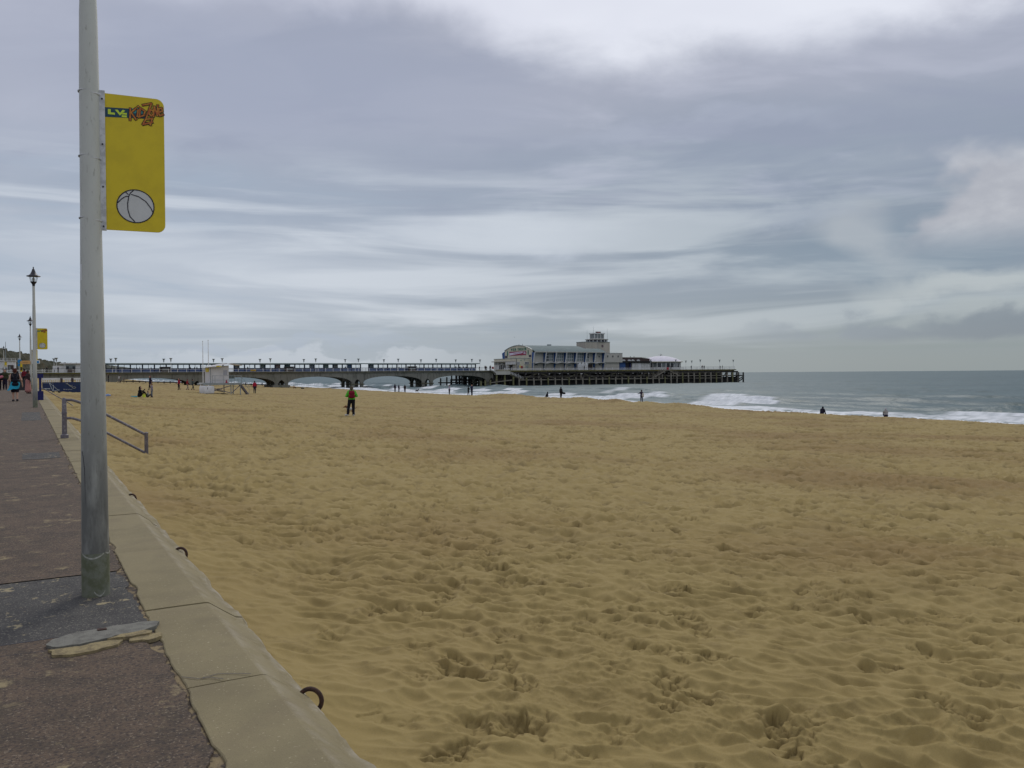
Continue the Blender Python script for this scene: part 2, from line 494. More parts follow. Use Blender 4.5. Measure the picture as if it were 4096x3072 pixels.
ORD = 'first second third fourth fifth sixth seventh eighth ninth tenth eleventh twelfth thirteenth fourteenth fifteenth'.split()

# ------------------------------------------------------------------ noise on arrays
_rng = np.random.RandomState(11)
_perm = _rng.permutation(256); _perm = np.concatenate([_perm, _perm]).astype(np.int32)
_ga = _rng.rand(256) * 2 * np.pi
_gx, _gy = np.cos(_ga).astype(np.float32), np.sin(_ga).astype(np.float32)


def perlin(x, y, seed=0):
    x = np.asarray(x, np.float64) + seed * 17.31; y = np.asarray(y, np.float64) + seed * 9.77
    xi = np.floor(x).astype(np.int64); yi = np.floor(y).astype(np.int64)
    xf = (x - xi); yf = (y - yi)
    xi &= 255; yi &= 255
    u = xf * xf * xf * (xf * (xf * 6 - 15) + 10); v = yf * yf * yf * (yf * (yf * 6 - 15) + 10)
    def g(ix, iy, dx, dy):
        h = _perm[_perm[ix & 255] + (iy & 255)]
        return _gx[h] * dx + _gy[h] * dy
    a = g(xi, yi, xf, yf); b = g(xi + 1, yi, xf - 1, yf)
    c_ = g(xi, yi + 1, xf, yf - 1); d = g(xi + 1, yi + 1, xf - 1, yf - 1)
    return (a + u * (b - a)) + v * ((c_ + u * (d - c_)) - (a + u * (b - a)))


def sstep(a, b, x):
    t = np.clip((x - a) / (b - a), 0, 1)
    return t * t * (3 - 2 * t)


# ------------------------------------------------------------------ lie of the land
GR = .0089                                         # the promenade climbs towards the pier


def cshift(s):                                     # slow bend of the promenade edge
    s = np.asarray(s, float)
    return -.004 * np.maximum(s - 4, 0) - .00006 * np.maximum(s - 40, 0) ** 2 * (s < 250) - (s >= 250) * .00006 * 210 ** 2


def pz(s): return GR * min(s, 300.)


_tcx = [-60, 30, 60, 82, 104, 140, 172, 258, 324, 700, 1500]
_tcy = [57, 61.2, 63, 66, 68.7, 69.6, 71, 77, 83, 80, 130]


def tcrest(s): return np.interp(s, _tcx, _tcy)


def z_base(t, s):
    t = np.asarray(t, float); s = np.asarray(s, float)
    tt = t * 68 / tcrest(s)
    z = np.interp(tt, [1.1, 1.6, 3, 16, 25, 45, 66, 68, 71, 75, 84, 112, 200], [-.185, -.26, -.38, -.95, -1.40, -1.85, -2.22, -2.25, -2.42, -2.78, -3.15, -3.8, -5])
    z = z + GR * np.minimum(s, 185) * np.maximum(0, 1 - tt / 60)
    # hummocks on the berm
    for (tm, sm, a, w1, w2) in ((67.6, 96, .50, 3., 5), (66.4, 87, .50, 2.6, 3.0), (65.6, 80, .35, 2.6, 2.4), (69.0, 119, .62, 3.5, 8), (64.3, 73, .38, 3, 5), (67.5, 105, .30, 2.5, 3)):
        z = z + a * np.exp(-((t - tm) / w1) ** 2 - ((s - sm) / w2) ** 2)
    return z


def ground(t, s): return float(z_base(t, s))


CY, SY = math.cos(YAW), math.sin(YAW)


def sand_relief(X, Y):
    u = X * CY - Y * SY; v = X * SY + Y * CY
    r = np.hypot(X, Y)
    wu = u + .10 * perlin(u / .7, v / .7, 21); wv = v + .09 * perlin(u / .6, v / .6, 22) + .16 * u
    mask = (.60 + .40 * sstep(-.25, .3, perlin(u / 3.1, v / 2.2, 5))) * (1 + .9 * sstep(6, 24, r))
    h = -.150 * np.abs(perlin(wu / .34, wv / .21, 1)) * mask
    h += -.075 * np.abs(perlin(wu / .60, wv / .36, 7)) * .6 * (1 + .9 * sstep(8, 26, r))
    h += -.042 * np.abs(perlin(wu / .19, wv / .115, 2)) * sstep(22, 8, r)
    h += .04 * perlin(u / 1.1, v / .7, 3) + .09 * perlin(u / 4.5, v / 3., 4)
    rough = sstep(.05, .30, perlin(u / 1.6, v / 1.0, 10))          # trampled belts
    h += (.012 * perlin(u / .075, v / .06, 9) + .016 * np.abs(perlin(u / .045, v / .035, 13))) * rough * sstep(16, 6, r)
    pit = sstep(.30, .40, perlin(u / .34, v / .22, 6)) * sstep(5, 14, r)
    h -= (.045 + .0009 * np.minimum(r, 60)) * pit
    pit3 = sstep(.25, .38, perlin(u / .80, v / .62, 15)) * sstep(9, 18, r)
    h -= (.06 + .0005 * np.minimum(r, 80)) * pit3
    pit2 = sstep(.24, .40, perlin(u / 1.5, v / 1.1, 12)) * sstep(12, 40, r)
    h += -.14 * pit2 + .12 * perlin(u / 2.6, v / 2.2, 14) * sstep(15, 60, r)
    return h, np.maximum(np.maximum(pit * .7, pit3 * .8), pit2 * .6)  # pits also get a dark tint, imitating the shade in them


def beach():
    # rows spaced finely near the camera and wider towards the horizon, columns fanned over the beach
    rs = [1.15]
    while rs[-1] < 1500:
        r = rs[-1]
        px = r * r / (1.9 * 829)
        cap = .05 + .0058 * r if r < 150 else .92 + .016 * (r - 150)
        rs.append(r + min(max(.011, .72 * px), cap))
    rs = np.array(rs)
    az_ = np.linspace(YAW - R_(34.5), YAW + R_(46), 980)
    Rg, A = np.meshgrid(rs, az_, indexing='ij')
    X = Rg * np.sin(A); Y = Rg * np.cos(A)
    nr, nc = X.shape
    h, damp_shade = sand_relief(X, Y)
    tin = X - cshift(Y)
    edge = sstep(1.15, 2.2, tin)
    Z = z_base(X, Y) + h * (.25 + .75 * edge)
    # little drifts against the foot of the wall
    Z += .05 * perlin(Y / .8, X * 0 + 3, 31) * sstep(2.2, 1.2, tin)
    # footprints, most in loose trails
    rg = random.Random(5)
    prints = []
    trails = [((2.2, 3.2), (.35, .95)), ((3.6, 2.0), (-.1, 1.)), ((2.0, 6.0), (.9, .45)), ((6.5, 1.5), (.2, 1.)), ((9., 2.), (-.55, .85)), ((2.2, 9.), (.75, .7)), ((5., 5.), (.97, .2)), ((3., 11.), (.99, .1)), ((12., 5.), (.1, 1.)), ((2., 14.), (.2, 1.))]
    for (p0, d) in trails:
        a = math.atan2(d[1], d[0]); x, y = p0
        for k in range(rg.randint(14, 30)):
            a += rg.uniform(-.12, .12)
            x += math.cos(a) * .62; y += math.sin(a) * .62
            sd_ = (-1) ** k * .11
            prints.append((x - math.sin(a) * sd_, y + math.cos(a) * sd_, a + rg.uniform(-.3, .3), rg.uniform(.8, 1.15), rg.uniform(.5, .95)))
    for k in range(330):
        r = 3.4 + 24 * rg.random() ** 1.4; q = YAW + rg.uniform(-.48, .62)
        prints.append((r * math.sin(q), r * math.cos(q), rg.uniform(0, 6.28), rg.uniform(.7, 1.2), rg.uniform(.3, .9)))
    for (x, y, a, sz, dp) in prints:
        if x < 1.65: continue
        r = math.hypot(x, y); q = math.atan2(x, y)
        i0, i1 = np.searchsorted(rs, [r - .5, r + .5]); w = .5 / r
        j0, j1 = np.searchsorted(az_, [q - w, q + w])
        if j1 - j0 < 2 or i1 - i0 < 2: continue
        xs = X[i0:i1, j0:j1] - x; ys = Y[i0:i1, j0:j1] - y
        lx = (xs * math.cos(a) + ys * math.sin(a)) / sz; ly = (-xs * math.sin(a) + ys * math.cos(a)) / sz
        wob = .030 * perlin(lx / .07, ly / .07, int(x * 7) % 50) + .016 * perlin(lx / .03, ly / .03, 3)
        e = np.hypot(lx / .19, ly / .105) + wob * 6
        env = sstep(1.12, .82, e)
        dh = -.020 * env + .012 * np.exp(-((e - 1.25) / .22) ** 2)
        if r < 16:                                        # crust broken into tilted flakes with cracks between them
            F1 = np.full(lx.shape, 9.); F2 = F1.copy(); hc = np.zeros(lx.shape)
            for k in range(rg.randint(6, 15)):
                cx, cy = rg.uniform(-.19, .19), rg.uniform(-.11, .11)
                dd = np.hypot(lx + wob * .7 - cx, (ly + wob * .7 - cy) * 1.15)
                hk = rg.uniform(-.028, .014) + rg.uniform(-.28, .28) * (lx - cx) + rg.uniform(-.28, .28) * (ly - cy)
                w = dd < F1
                F2 = np.where(w, F1, np.minimum(F2, dd)); hc = np.where(w, hk, hc); F1 = np.where(w, dd, F1)
            crk = sstep(.013, .003, F2 - F1) * env
            dh = dh + env * hc - .014 * crk
            damp_shade[i0:i1, j0:j1] = np.maximum(damp_shade[i0:i1, j0:j1], np.clip(dp * (.95 * crk + .30 * env * (hc < -.010)), 0, 1))  # cracks and sunken flakes tinted dark, their shade put into the colour
        else:
            dh = dh - .03 * sstep(.8, .3, e)
            damp_shade[i0:i1, j0:j1] = np.maximum(damp_shade[i0:i1, j0:j1], dp * .6 * env)  # far prints painted darker as if shaded
        Z[i0:i1, j0:j1] += dp * dh
    # a dug hollow by the wall
    for (x, y, w, dp) in ((2.55, 8.3, .30, .16), (2.9, 8.7, .22, .10), (1.9, 17., .3, .08), (6., 9., .35, .07)):
        d = np.hypot(X - x, Y - y); near = d < 1.2
        Z[near] -= dp * np.exp(-(d[near] / w) ** 2) * (1 + .5 * perlin(X[near] / .1, Y[near] / .1, 4))
        damp_shade[near] = np.maximum(damp_shade[near], .6 * np.exp(-(d[near] / (w * .8)) ** 2))  # hollow tinted darker towards its middle
    # sand darkens where the swash wets it
    damp_shade = np.maximum(damp_shade, .9 * sstep(.5, 3.0, X - tcrest(Y)))
    idx = np.arange(nr * nc).reshape(nr, nc)
    Q = np.stack([idx[:-1, :-1], idx[:-1, 1:], idx[1:, 1:], idx[1:, :-1]], -1).reshape(-1, 4)
    tq = tin.ravel()[Q]; keep = (tq.max(1) > 1.0) & ((X - tcrest(Y)).ravel()[Q].min(1) < 40)
    Q = Q[keep]
    used = np.unique(Q); rm = -np.ones(nr * nc, np.int64); rm[used] = np.arange(len(used))
    V = np.stack([X, Y, Z], -1).reshape(-1, 3)[used]
    me = np_mesh('beach', V, rm[Q], M['sand'])
    at = me.attributes.new('damp_shade', 'FLOAT', 'POINT')
    at.data.foreach_set('value', damp_shade.ravel()[used].astype(np.float32))
    o = bpy.data.objects.new('beach', me); COL.objects.link(o)
    tag(o, kind='structure')


SEA = -2.70


def sea_state(X, Y):
    d = X - tcrest(Y)
    r = np.hypot(X, Y)
    fade = sstep(2500, 250, r)
    z = np.full(X.shape, SEA)
    # swell rolling in and chop on top
    ph = X * .50 + .6 * perlin(X / 40, Y / 55, 41) * 6 + Y * .06
    z += .13 * np.sin(ph) * (.4 + .6 * sstep(-.3, .4, perlin(X / 60, Y / 90, 42))) * fade
    z += .16 * perlin(X / 5.5, Y / 9., 43) * fade + .10 * perlin(X / 2.4, Y / 3.2, 44) * sstep(600, 120, r)
    z += .05 * perlin(X / .9, Y / 1.1, 45) * sstep(260, 90, r)
    foam = np.zeros(X.shape)
    wob = 1.6 * perlin(Y / 22, X * 0, 46) + .5 * perlin(Y / 5, X * 0 + 2, 47)
    for k, (d0, a, w, thr, sl) in enumerate(((9.5, .20, 1.2, -.40, 11), (14.5, .34, 1.2, .0, 13), (20.5, .48, 1.3, .08, 14), (28.5, .50, 1.5, .16, 15), (40, .45, 1.8, .26, 16), (62, .45, 2.2, .32, 20))):
        x = d - d0 - wob * (1 + .15 * k)
        on = perlin(Y / sl, X * 0 + k * 3.1, 50 + k)
        amp = a * (.45 + .8 * sstep(-.25, .35, on))
        z += amp * np.where(x < 0, np.exp(-(x / (w * .55)) ** 2), np.exp(-(x / (w * 1.5)) ** 2))
        thv = thr - (.20 if 0 < k < 5 else .0) * sstep(65, 115, Y) + .14 * (k > 0) * sstep(80, 55, Y)
        br = sstep(thv, thv + .12, on)
        lace = perlin(X / .55, Y / .8, 60 + k)
        foam = np.maximum(foam, br * sstep(-w * 1.7, -w * .9, x) * sstep(w * .7, -.1, x) * (.8 + .5 * lace))
        foam = np.maximum(foam, br * .5 * sstep(3.2, .2, x) * sstep(-.3, .3, x) * sstep(.02, .25, lace))
    # swash: lacy foam over the last metres
    lace = np.abs(perlin(X / 1.3, Y / 2.0, 70)) + .5 * np.abs(perlin(X / .5, Y / .7, 71))
    sw = sstep(13.5, 8, d + 2.2 * perlin(Y / 9, X / 9, 72))
    foam = np.maximum(foam, sw * sstep(.42, .16, lace) * .95)
    # broken water between the breakers, patchy
    wide = .7 * sstep(24, 11, d + 5 * perlin(Y / 16, X / 14, 75)) * sstep(-.25, .15, perlin(Y / 24, X / 40, 76))
    streak = np.abs(perlin(X / 1.1, Y / 4.2, 77)) + .4 * np.abs(perlin(X / .5, Y / 1.5, 78))
    foam = np.maximum(foam, wide * sstep(.34, .12, streak) * .8)
    foam = np.maximum(foam, sstep(7.8, 6.6, d + .8 * perlin(Y / 4, X * 0, 73)) * .92)
    z += sstep(8, 3, d) * .12
    # a few whitecaps further out
    cap = perlin(X / 3.2, Y / 7., 74)
    foam = np.maximum(foam, sstep(.50, .60, cap) * sstep(30, 60, d) * sstep(320, 150, r) * .7)
    return z, np.clip(foam, 0, 1)


def sea():
    rs = [48.]
    while rs[-1] < 14000:
        r = rs[-1]
        rs.append(r + (.42 if r < 190 else min(.42 + (r - 190) * .012, .05 * r)))
    rs = np.array(rs)
    az_ = np.linspace(YAW - R_(33), YAW + R_(45), 560)
    Rg, A = np.meshgrid(rs, az_, indexing='ij')
    X = Rg * np.sin(A); Y = Rg * np.cos(A)
    Z, foam = sea_state(X, Y)
    nr, nc = X.shape
    idx = np.arange(nr * nc).reshape(nr, nc)
    Q = np.stack([idx[:-1, :-1], idx[:-1, 1:], idx[1:, 1:], idx[1:, :-1]], -1).reshape(-1, 4)
    keep = (X - tcrest(Y)).ravel()[Q].max(1) > 2.0
    Q = Q[keep]
    used = np.unique(Q); rm = -np.ones(nr * nc, np.int64); rm[used] = np.arange(len(used))
    m = bpy.data.materials.new('sea_water'); m.use_nodes = True
    nt = m.node_tree; b = nt.nodes['Principled BSDF']; N = NB(nt)
    pos = N.n('ShaderNodeNewGeometry').outputs['Position']
    fo = N.n('ShaderNodeAttribute', attribute_name='foam').outputs['Fac']
    wc = N.mix(N.step(N.noise(pos, .02, 4, .5), .4, .65), (.084, .134, .142), (.070, .116, .126))
    wc = N.mix(N.mul(N.step(N.noise(pos, .16, 5, .6), .52, .68), .5), wc, (.05, .078, .065))
    col = N.mix(fo, wc, (.80, .82, .83))
    nt.links.new(col, b.inputs['Base Color'])
    nt.links.new(N.lin(fo, 0, 1, .42, .9), b.inputs['Roughness'])
    b.inputs['IOR'].default_value = 1.33; b.inputs['Specular IOR Level'].default_value = .11
    mp = N.n('ShaderNodeMapping'); mp.inputs['Scale'].default_value = (1.0, .55, 1)
    nt.links.new(pos, mp.inputs[0])
    hh = N.add(N.noise(mp.outputs[0], .9, 5, .65), N.mul(N.noise(mp.outputs[0], .12, 4, .6), 2.5))
    bm = N.n('ShaderNodeBump'); bm.inputs['Strength'].default_value = .6; bm.inputs['Distance'].default_value = .30
    nt.links.new(hh, bm.inputs['Height']); nt.links.new(bm.outputs[0], b.inputs['Normal'])
    me = np_mesh('sea', np.stack([X, Y, Z], -1).reshape(-1, 3)[used], rm[Q], m)
    at = me.attributes.new('foam', 'FLOAT', 'POINT')
    at.data.foreach_set('value', foam.ravel()[used].astype(np.float32))
    o = bpy.data.objects.new('sea', me); COL.objects.link(o)
    tag(o, kind='structure')


beach()
sea()


def cliffs():
    # top line: (bearing off the promenade axis in degrees, elevation seen from the camera, distance)
    K = [(-14, 7.0, 330), (-8, 3.6, 520), (-4, 2.3, 700), (-2.2, 1.95, 790), (-1.38, 1.77, 850), (-.93, 1.60, 930), (-.44, 1.57, 1030), (.14, 1.39, 1180), (.53, 1.13, 1320), (.92, 1.06, 1440), (1.31, .97, 1580), (1.77, .89, 1740), (2.9, .84, 2100), (4.0, .78, 2600), (5.0, .64, 3000), (5.9, .50, 3500), (7.0, .25, 4200), (8.2, .02, 5000)]
    b = np.linspace(-14, 8.2, 620)
    e = np.interp(b, [k[0] for k in K], [k[1] for k in K]); r = np.interp(b, [k[0] for k in K], [k[2] for k in K])
    rows = np.linspace(0, 1, 26)
    V = []
    for i, q in enumerate(rows):
        rr = r * (.86 + .14 * q) + 0
        top_z = EYE + np.tan(np.radians(e)) * r
        foot = 1.5
        f = min(1., q * 1.15) ** .9
        z = foot + (top_z - foot) * f
        X = rr * np.sin(np.radians(b)); Y = rr * np.cos(np.radians(b))
        n = perlin(X / 30 + q * 3, Y / 30, 81) + .5 * perlin(X / 11 + q * 7, Y / 13, 82) + .25 * perlin(X / 5 + q * 15, Y / 6, 83)
        amp = np.minimum(2.6, (top_z - foot) * .10)
        z = z + (n - .45) * amp * (.35 + .65 * q)
        V.append(np.stack([X + n * 4, Y - n * 7, z], -1))
    for q in (1.06, 1.4):                                  # plateau behind the edge
        rr = r * q
        V.append(np.stack([rr * np.sin(np.radians(b)), rr * np.cos(np.radians(b)), EYE + np.tan(np.radians(e)) * r - 2], -1))
    V = np.array(V); nr, nc = V.shape[:2]
    idx = np.arange(nr * nc).reshape(nr, nc)
    Q = np.stack([idx[:-1, :-1], idx[:-1, 1:], idx[1:, 1:], idx[1:, :-1]], -1).reshape(-1, 4)
    o = bpy.data.objects.new('cliff', np_mesh('cliff', V.reshape(-1, 3), Q, M['cliff'])); COL.objects.link(o)
    tag(o, kind='structure')


cliffs()

# ground sheet under the town side, reaching back from the promenade
g = MB()
g.add([(-3000, -400, -.9), (.3, -400, -.9), (.3, 30, -.9), (-2.5, 250, 1.2), (-2.5, 1600, 1.2), (-3000, 1600, 1.2)], [(0, 1, 2, 3, 4, 5)])
tag(g.build('ground', M['scrub']), kind='structure')


# ------------------------------------------------------------------ promenade
def prom():
    root = bpy.data.objects.new('promenade', None); COL.objects.link(root); tag(root, kind='structure')
    ss = list(np.arange(-8, 14, .02)) + list(np.arange(14, 45, .12)) + list(np.arange(45, 600, 2.))
    def edge(s):
        e = .640 + float(cshift(s)) + .030 * float(perlin(s / .25, 0, 91)) + .020 * float(perlin(s / .07, 0, 92)) - .16 * max(0, float(perlin(s / .42, 0, 93)) - .08)
        if 5.2 < s < 5.63: e -= .10 * math.sin((s - 5.2) / .43 * math.pi)
        if 3.2 < s < 3.6: e -= .05 * math.sin((s - 3.2) / .4 * math.pi)
        return e
    def sheet(name, s0, s1, dz, m, wob=0., x_left=None):
        seg = [s0] + [s for s in ss if s0 < s < s1] + [s1]
        mb = MB(); vs = []
        for i, s in enumerate(seg):
            e = edge(s); z = pz(s) + dz
            xl = x_left if x_left is not None else -14
            cols = [xl, min(-2.5, e - .5) if x_left is None else e - .2, e, e + .004]
            for x in cols:
                sy = s
                if wob and i in (0, len(seg) - 1): sy = s + wob * float(perlin(x / .25, s, 94))
                vs.append((x, sy, z if x < e + .002 else z - .03))
        fs = []
        for i in range(len(seg) - 1):
            for k in range(3):
                fs.append((i * 4 + k, i * 4 + k + 1, i * 4 + 4 + k + 1, i * 4 + 4 + k))
        mb.add(vs, fs)
        return mb.build(name, m, root)
    sheet('tarmac', -8, 5.62, 0, M['tarmac'])
    sheet('tarmac', 7.235, 590, 0, M['tarmac'])
    sheet('asphalt_patch', 5.626, 7.222, -.004, M['asphalt'])
    # crumbled bed that shows in the joints and along the edge
    mb = MB(); vs = []
    for s in ss:
        c0 = float(cshift(s))
        vs += [(.40 + c0, s, pz(s) - .013), (.72 + c0, s, pz(s) - .013 + .004 * float(perlin(s / .06, 0, 95)))]
    mb.add(vs, [(2 * i, 2 * i + 1, 2 * i + 3, 2 * i + 2) for i in range(len(ss) - 1)])
    mb.build('joint_bed', M['mortar'], root)
    mb = MB(); mb.add([(-14, 5.5, pz(5.5) - .02), (.5, 5.5, pz(5.5) - .02), (.5, 7.4, pz(7.4) - .02), (-14, 7.4, pz(7.4) - .02)], [(0, 1, 2, 3)])
    mb.build('joint_bed', M['black'], root)
    # cracks across the tarmac: narrow crooked grooves filled with dirt
    def crack(p0, p1, w, m, z=.0012, n=26, amp=.02, seed=1):
        mb = MB(); vs = []
        for i in range(n + 1):
            q = i / n
            x = p0[0] + (p1[0] - p0[0]) * q; y = p0[1] + (p1[1] - p0[1]) * q + amp * float(perlin(q * 9, seed, 96))
            ww = w * (.5 + .8 * abs(float(perlin(q * 14, seed, 97))) * 2)
            vs += [(x, y - ww, pz(y) + z), (x, y + ww, pz(y) + z)]
        mb.add(vs, [(2 * i, 2 * i + 2, 2 * i + 3, 2 * i + 1) for i in range(n)])
        mb.build('crack', m, root)
    crack((-.6, 5.47), (.16, 5.36), .003, M['ink'], seed=3)
    crack((-1.5, 5.60), (.15, 5.615), .006, M['ink'], amp=.012, seed=4)
    crack((.2, 6.62), (.62, 6.72), .004, M['ink'], z=-.002, seed=6)
    # grey cement repair with broken, sandy layers on its near side
    def slab(name, poly, z0, z1, m, seed):
        pts = []
        for i, (x, y) in enumerate(poly):
            x2, y2 = poly[(i + 1) % len(poly)]
            for k in range(5):
                q = k / 5
                xx = x + (x2 - x) * q; yy = y + (y2 - y) * q
                pts.append((xx + .022 * float(perlin(xx / .06, yy / .06, seed)), yy + .022 * float(perlin(xx / .06, yy / .06, seed + 1))))
        mb = MB(); mb.prism(pts[::-1], 'z', pz(5.5) + z0, pz(5.5) + z1)
        mb.build(name, m, root)
    slab('cement_repair', [(.07, 5.42), (.10, 5.53), (.20, 5.60), (.42, 5.625), (.62, 5.635), (.70, 5.585), (.67, 5.50), (.58, 5.44), (.46, 5.43), (.36, 5.38), (.24, 5.35), (.12, 5.36)], -.012, .018, M['cement'], 100)
    slab('broken_layer', [(.10, 5.24), (.08, 5.345), (.24, 5.335), (.37, 5.365), (.46, 5.33), (.44, 5.26), (.30, 5.20), (.18, 5.19)], -.012, .012, M['flake'], 104)
    slab('broken_layer', [(.38, 5.375), (.47, 5.418), (.58, 5.43), (.63, 5.40), (.60, 5.36), (.48, 5.345)], -.012, .020, M['flake'], 108)
    slab('broken_layer', [(.49, 5.30), (.50, 5.335), (.66, 5.38), (.675, 5.30), (.60, 5.25)], -.012, .010, M['flake'], 112)
    mb = MB(); mb.box(.345, .395, 5.565, 5.60, pz(5.6) - .01, pz(5.6) + .023); mb.build('cover_plate', M['rust'], root)
    # dark repairs further along, one at each lamp
    for (x0, x1, s0, s1) in ((-.10, .50, 16.9, 18.1), (-.19, .36, 29.6, 35.2)):
        mb = MB(); n = 12
        vs = []
        for i in range(n + 1):
            x = x0 + (x1 - x0) * i / n
            a = s0 + .12 * float(perlin(x / .2, 1, 98)); b2 = s1 + .12 * float(perlin(x / .2, 5, 98))
            vs += [(x, a, pz(a) + .004), (x, b2, pz(b2) + .004)]
        mb.add(vs, [(2 * i, 2 * i + 2, 2 * i + 3, 2 * i + 1) for i in range(n)])
        mb.build('asphalt_patch', M['asphalt'], root)


prom()


def sea_wall():
    root = thing('sea_wall', 'low sea wall of pale concrete coping stones between promenade and sand', 'wall', (.66, 0, 0))
    js = [-7.5, -5.5, -3.4, -1.4, .6, 2.45, 4.40, 5.95, 7.92, 10.0, 12.1, 14.1, 16.2, 18.3, 20.2, 21.75, 23.4, 25.6, 27.7, 29.8, 32.] + [34.5 + 2.5 * i for i in range(60)]
    prof = [(-.001, -.10), (.0, -.004), (.006, 0), (.20, .001), (.385, 0), (.41, -.006), (.52, -.085), (.565, -.125), (.615, -.15), (.66, -.215), (.69, -.34), (.70, -.95), (0, -.95)]
    wear = [0, 0, 0, 0, .0, .35, .0, .1, .6, .8, .6, 0, 0]
    for j in range(len(js) - 1):
        s0, s1 = js[j] + .009, js[j + 1] - .009
        n = 30 if s1 < 13 else (12 if s1 < 30 else 3)
        mb = MB(); vs = []; wr = []
        dz = random.uniform(-.004, .004)
        for i in range(n + 1):
            s = s0 + (s1 - s0) * i / n
            c0 = .655 + float(cshift(s))
            for k, (px, pzz) in enumerate(prof):
                dx = dzz = 0.
                if 7 <= k <= 10 and s < 40:
                    dx = .040 * float(perlin(s / .33, k * .3, 120)) + .022 * float(perlin(s / .09, k * .5, 122)); dzz = .035 * float(perlin(s / .27, k * .4, 121))
                if k in (1, 2) and s < 20: dx = .016 * abs(float(perlin(s / .09, 0, 123))) + .07 * max(0, float(perlin(s / .35, 9, 124)) - .12)
                if i in (0, n) and 1 <= k <= 6: dzz -= .003
                vs.append((c0 + px + dx, s, pz(s) + pzz + dz + dzz)); wr.append(wear[k])
        K = len(prof)
        fs = [(i * K + k, i * K + (k + 1) % K, (i + 1) * K + (k + 1) % K, (i + 1) * K + k) for i in range(n) for k in range(K)]
        fs += [tuple(reversed(range(K))), tuple(n * K + k for k in range(K))]
        mb.add(vs, fs)
        o = mb.build('coping_stone', M['coping'], root)
        at = o.data.attributes.new('wear', 'FLOAT', 'POINT')
        at.data.foreach_set('value', wr)
    mb = MB()
    vs = []
    segs = [-7, 5, 15, 30, 50, 90, 140, 180]
    for s in segs:
        c0 = float(cshift(s)); vs += [(.66 + c0, s, pz(s) - .10), (1.15 + c0, s, pz(s) - .16), (1.15 + c0, s, pz(s) - 1.2), (.66 + c0, s, pz(s) - 1.2)]
    mb.add(vs, [(i * 4 + k, i * 4 + (k + 1) % 4, i * 4 + 4 + (k + 1) % 4, i * 4 + 4 + k) for i in range(len(segs) - 1) for k in range(4)])
    mb.build('wall_core', M['ink'], root)
    # settling crack beside the second joint
    mb = MB()
    for pts in ([(.67, 4.56), (.74, 4.49), (.80, 4.47), (.85, 4.42)], [(.75, 4.485), (.84, 4.51), (.93, 4.46), (.99, 4.42)]):
        for a, b2 in zip(pts[:-1], pts[1:]):
            d = Vector((b2[0] - a[0], b2[1] - a[1], 0)).normalized(); nn = Vector((-d.y, d.x, 0)) * .0028
            z = pz(4.4) + .0035
            mb.add([(a[0] - nn.x, a[1] - nn.y, z), (b2[0] - nn.x, b2[1] - nn.y, z), (b2[0] + nn.x, b2[1] + nn.y, z), (a[0] + nn.x, a[1] + nn.y, z)], [(0, 1, 2, 3)])
    mb.build('crack', M['ink'], root)


sea_wall()

# mooring rings let into the foot of the wall
for i, (t, s, r, lb) in enumerate(((1.285, 4.36, .062, 'rusty iron ring on the sea wall nearest the camera, largest in view'), (1.243, 8.43, .060, 'rusty iron ring on the sea wall, second one along from the camera'), (1.207, 12.38, .060, 'rusty iron ring half buried at the wall, third one along'), (1.055, 29.85, .06, 'small far iron ring on the wall behind the handrail post'))):
    z = pz(s) - .19
    rg_ = thing('mooring_ring', lb, 'ring', (t, s, z), 0, 'iron rings along the sea wall')
    mb = MB()
    d = Vector((.80, -.60, 0)).normalized()
    mb.tube([Vector((0, 0, .012)) + d * (r * math.cos(a)) + Vector((0, 0, r * math.sin(a))) for a in [2 * math.pi * k / 24 for k in range(24)]], .0125, 10, closed=True)
    mb.build('ring', M['rust'], rg_, local=True, smooth=True)
    mb = MB(); mb.tube([(-.16, .12, -.02), tuple(-d * (r * .95) + Vector((0, 0, .0)))], .016, 8)
    mb.build('eye_bolt', M['rust'], rg_, local=True, smooth=True)


# ------------------------------------------------------------------ street lamps along the promenade
def text_into(mb, txt, size, fn, mi=0, extrude=0.):
    cu_ = bpy.data.curves.new('t', 'FONT'); cu_.body = txt; cu_.size = size; cu_.extrude = extrude
    cu_.resolution_u = 3
    ob = bpy.data.objects.new('t', cu_); COL.objects.link(ob)
    dg = bpy.context.evaluated_depsgraph_get(); dg.update()
    me = bpy.data.meshes.new_from_object(ob.evaluated_get(dg))
    mb.add([fn(v.co.x, v.co.y, v.co.z) for v in me.vertices], [tuple(p.vertices) for p in me.polygons], mi)
    w = max([v.co.x for v in me.vertices] or [0])
    bpy.data.objects.remove(ob); bpy.data.curves.remove(cu_); bpy.data.meshes.remove(me)
    return w


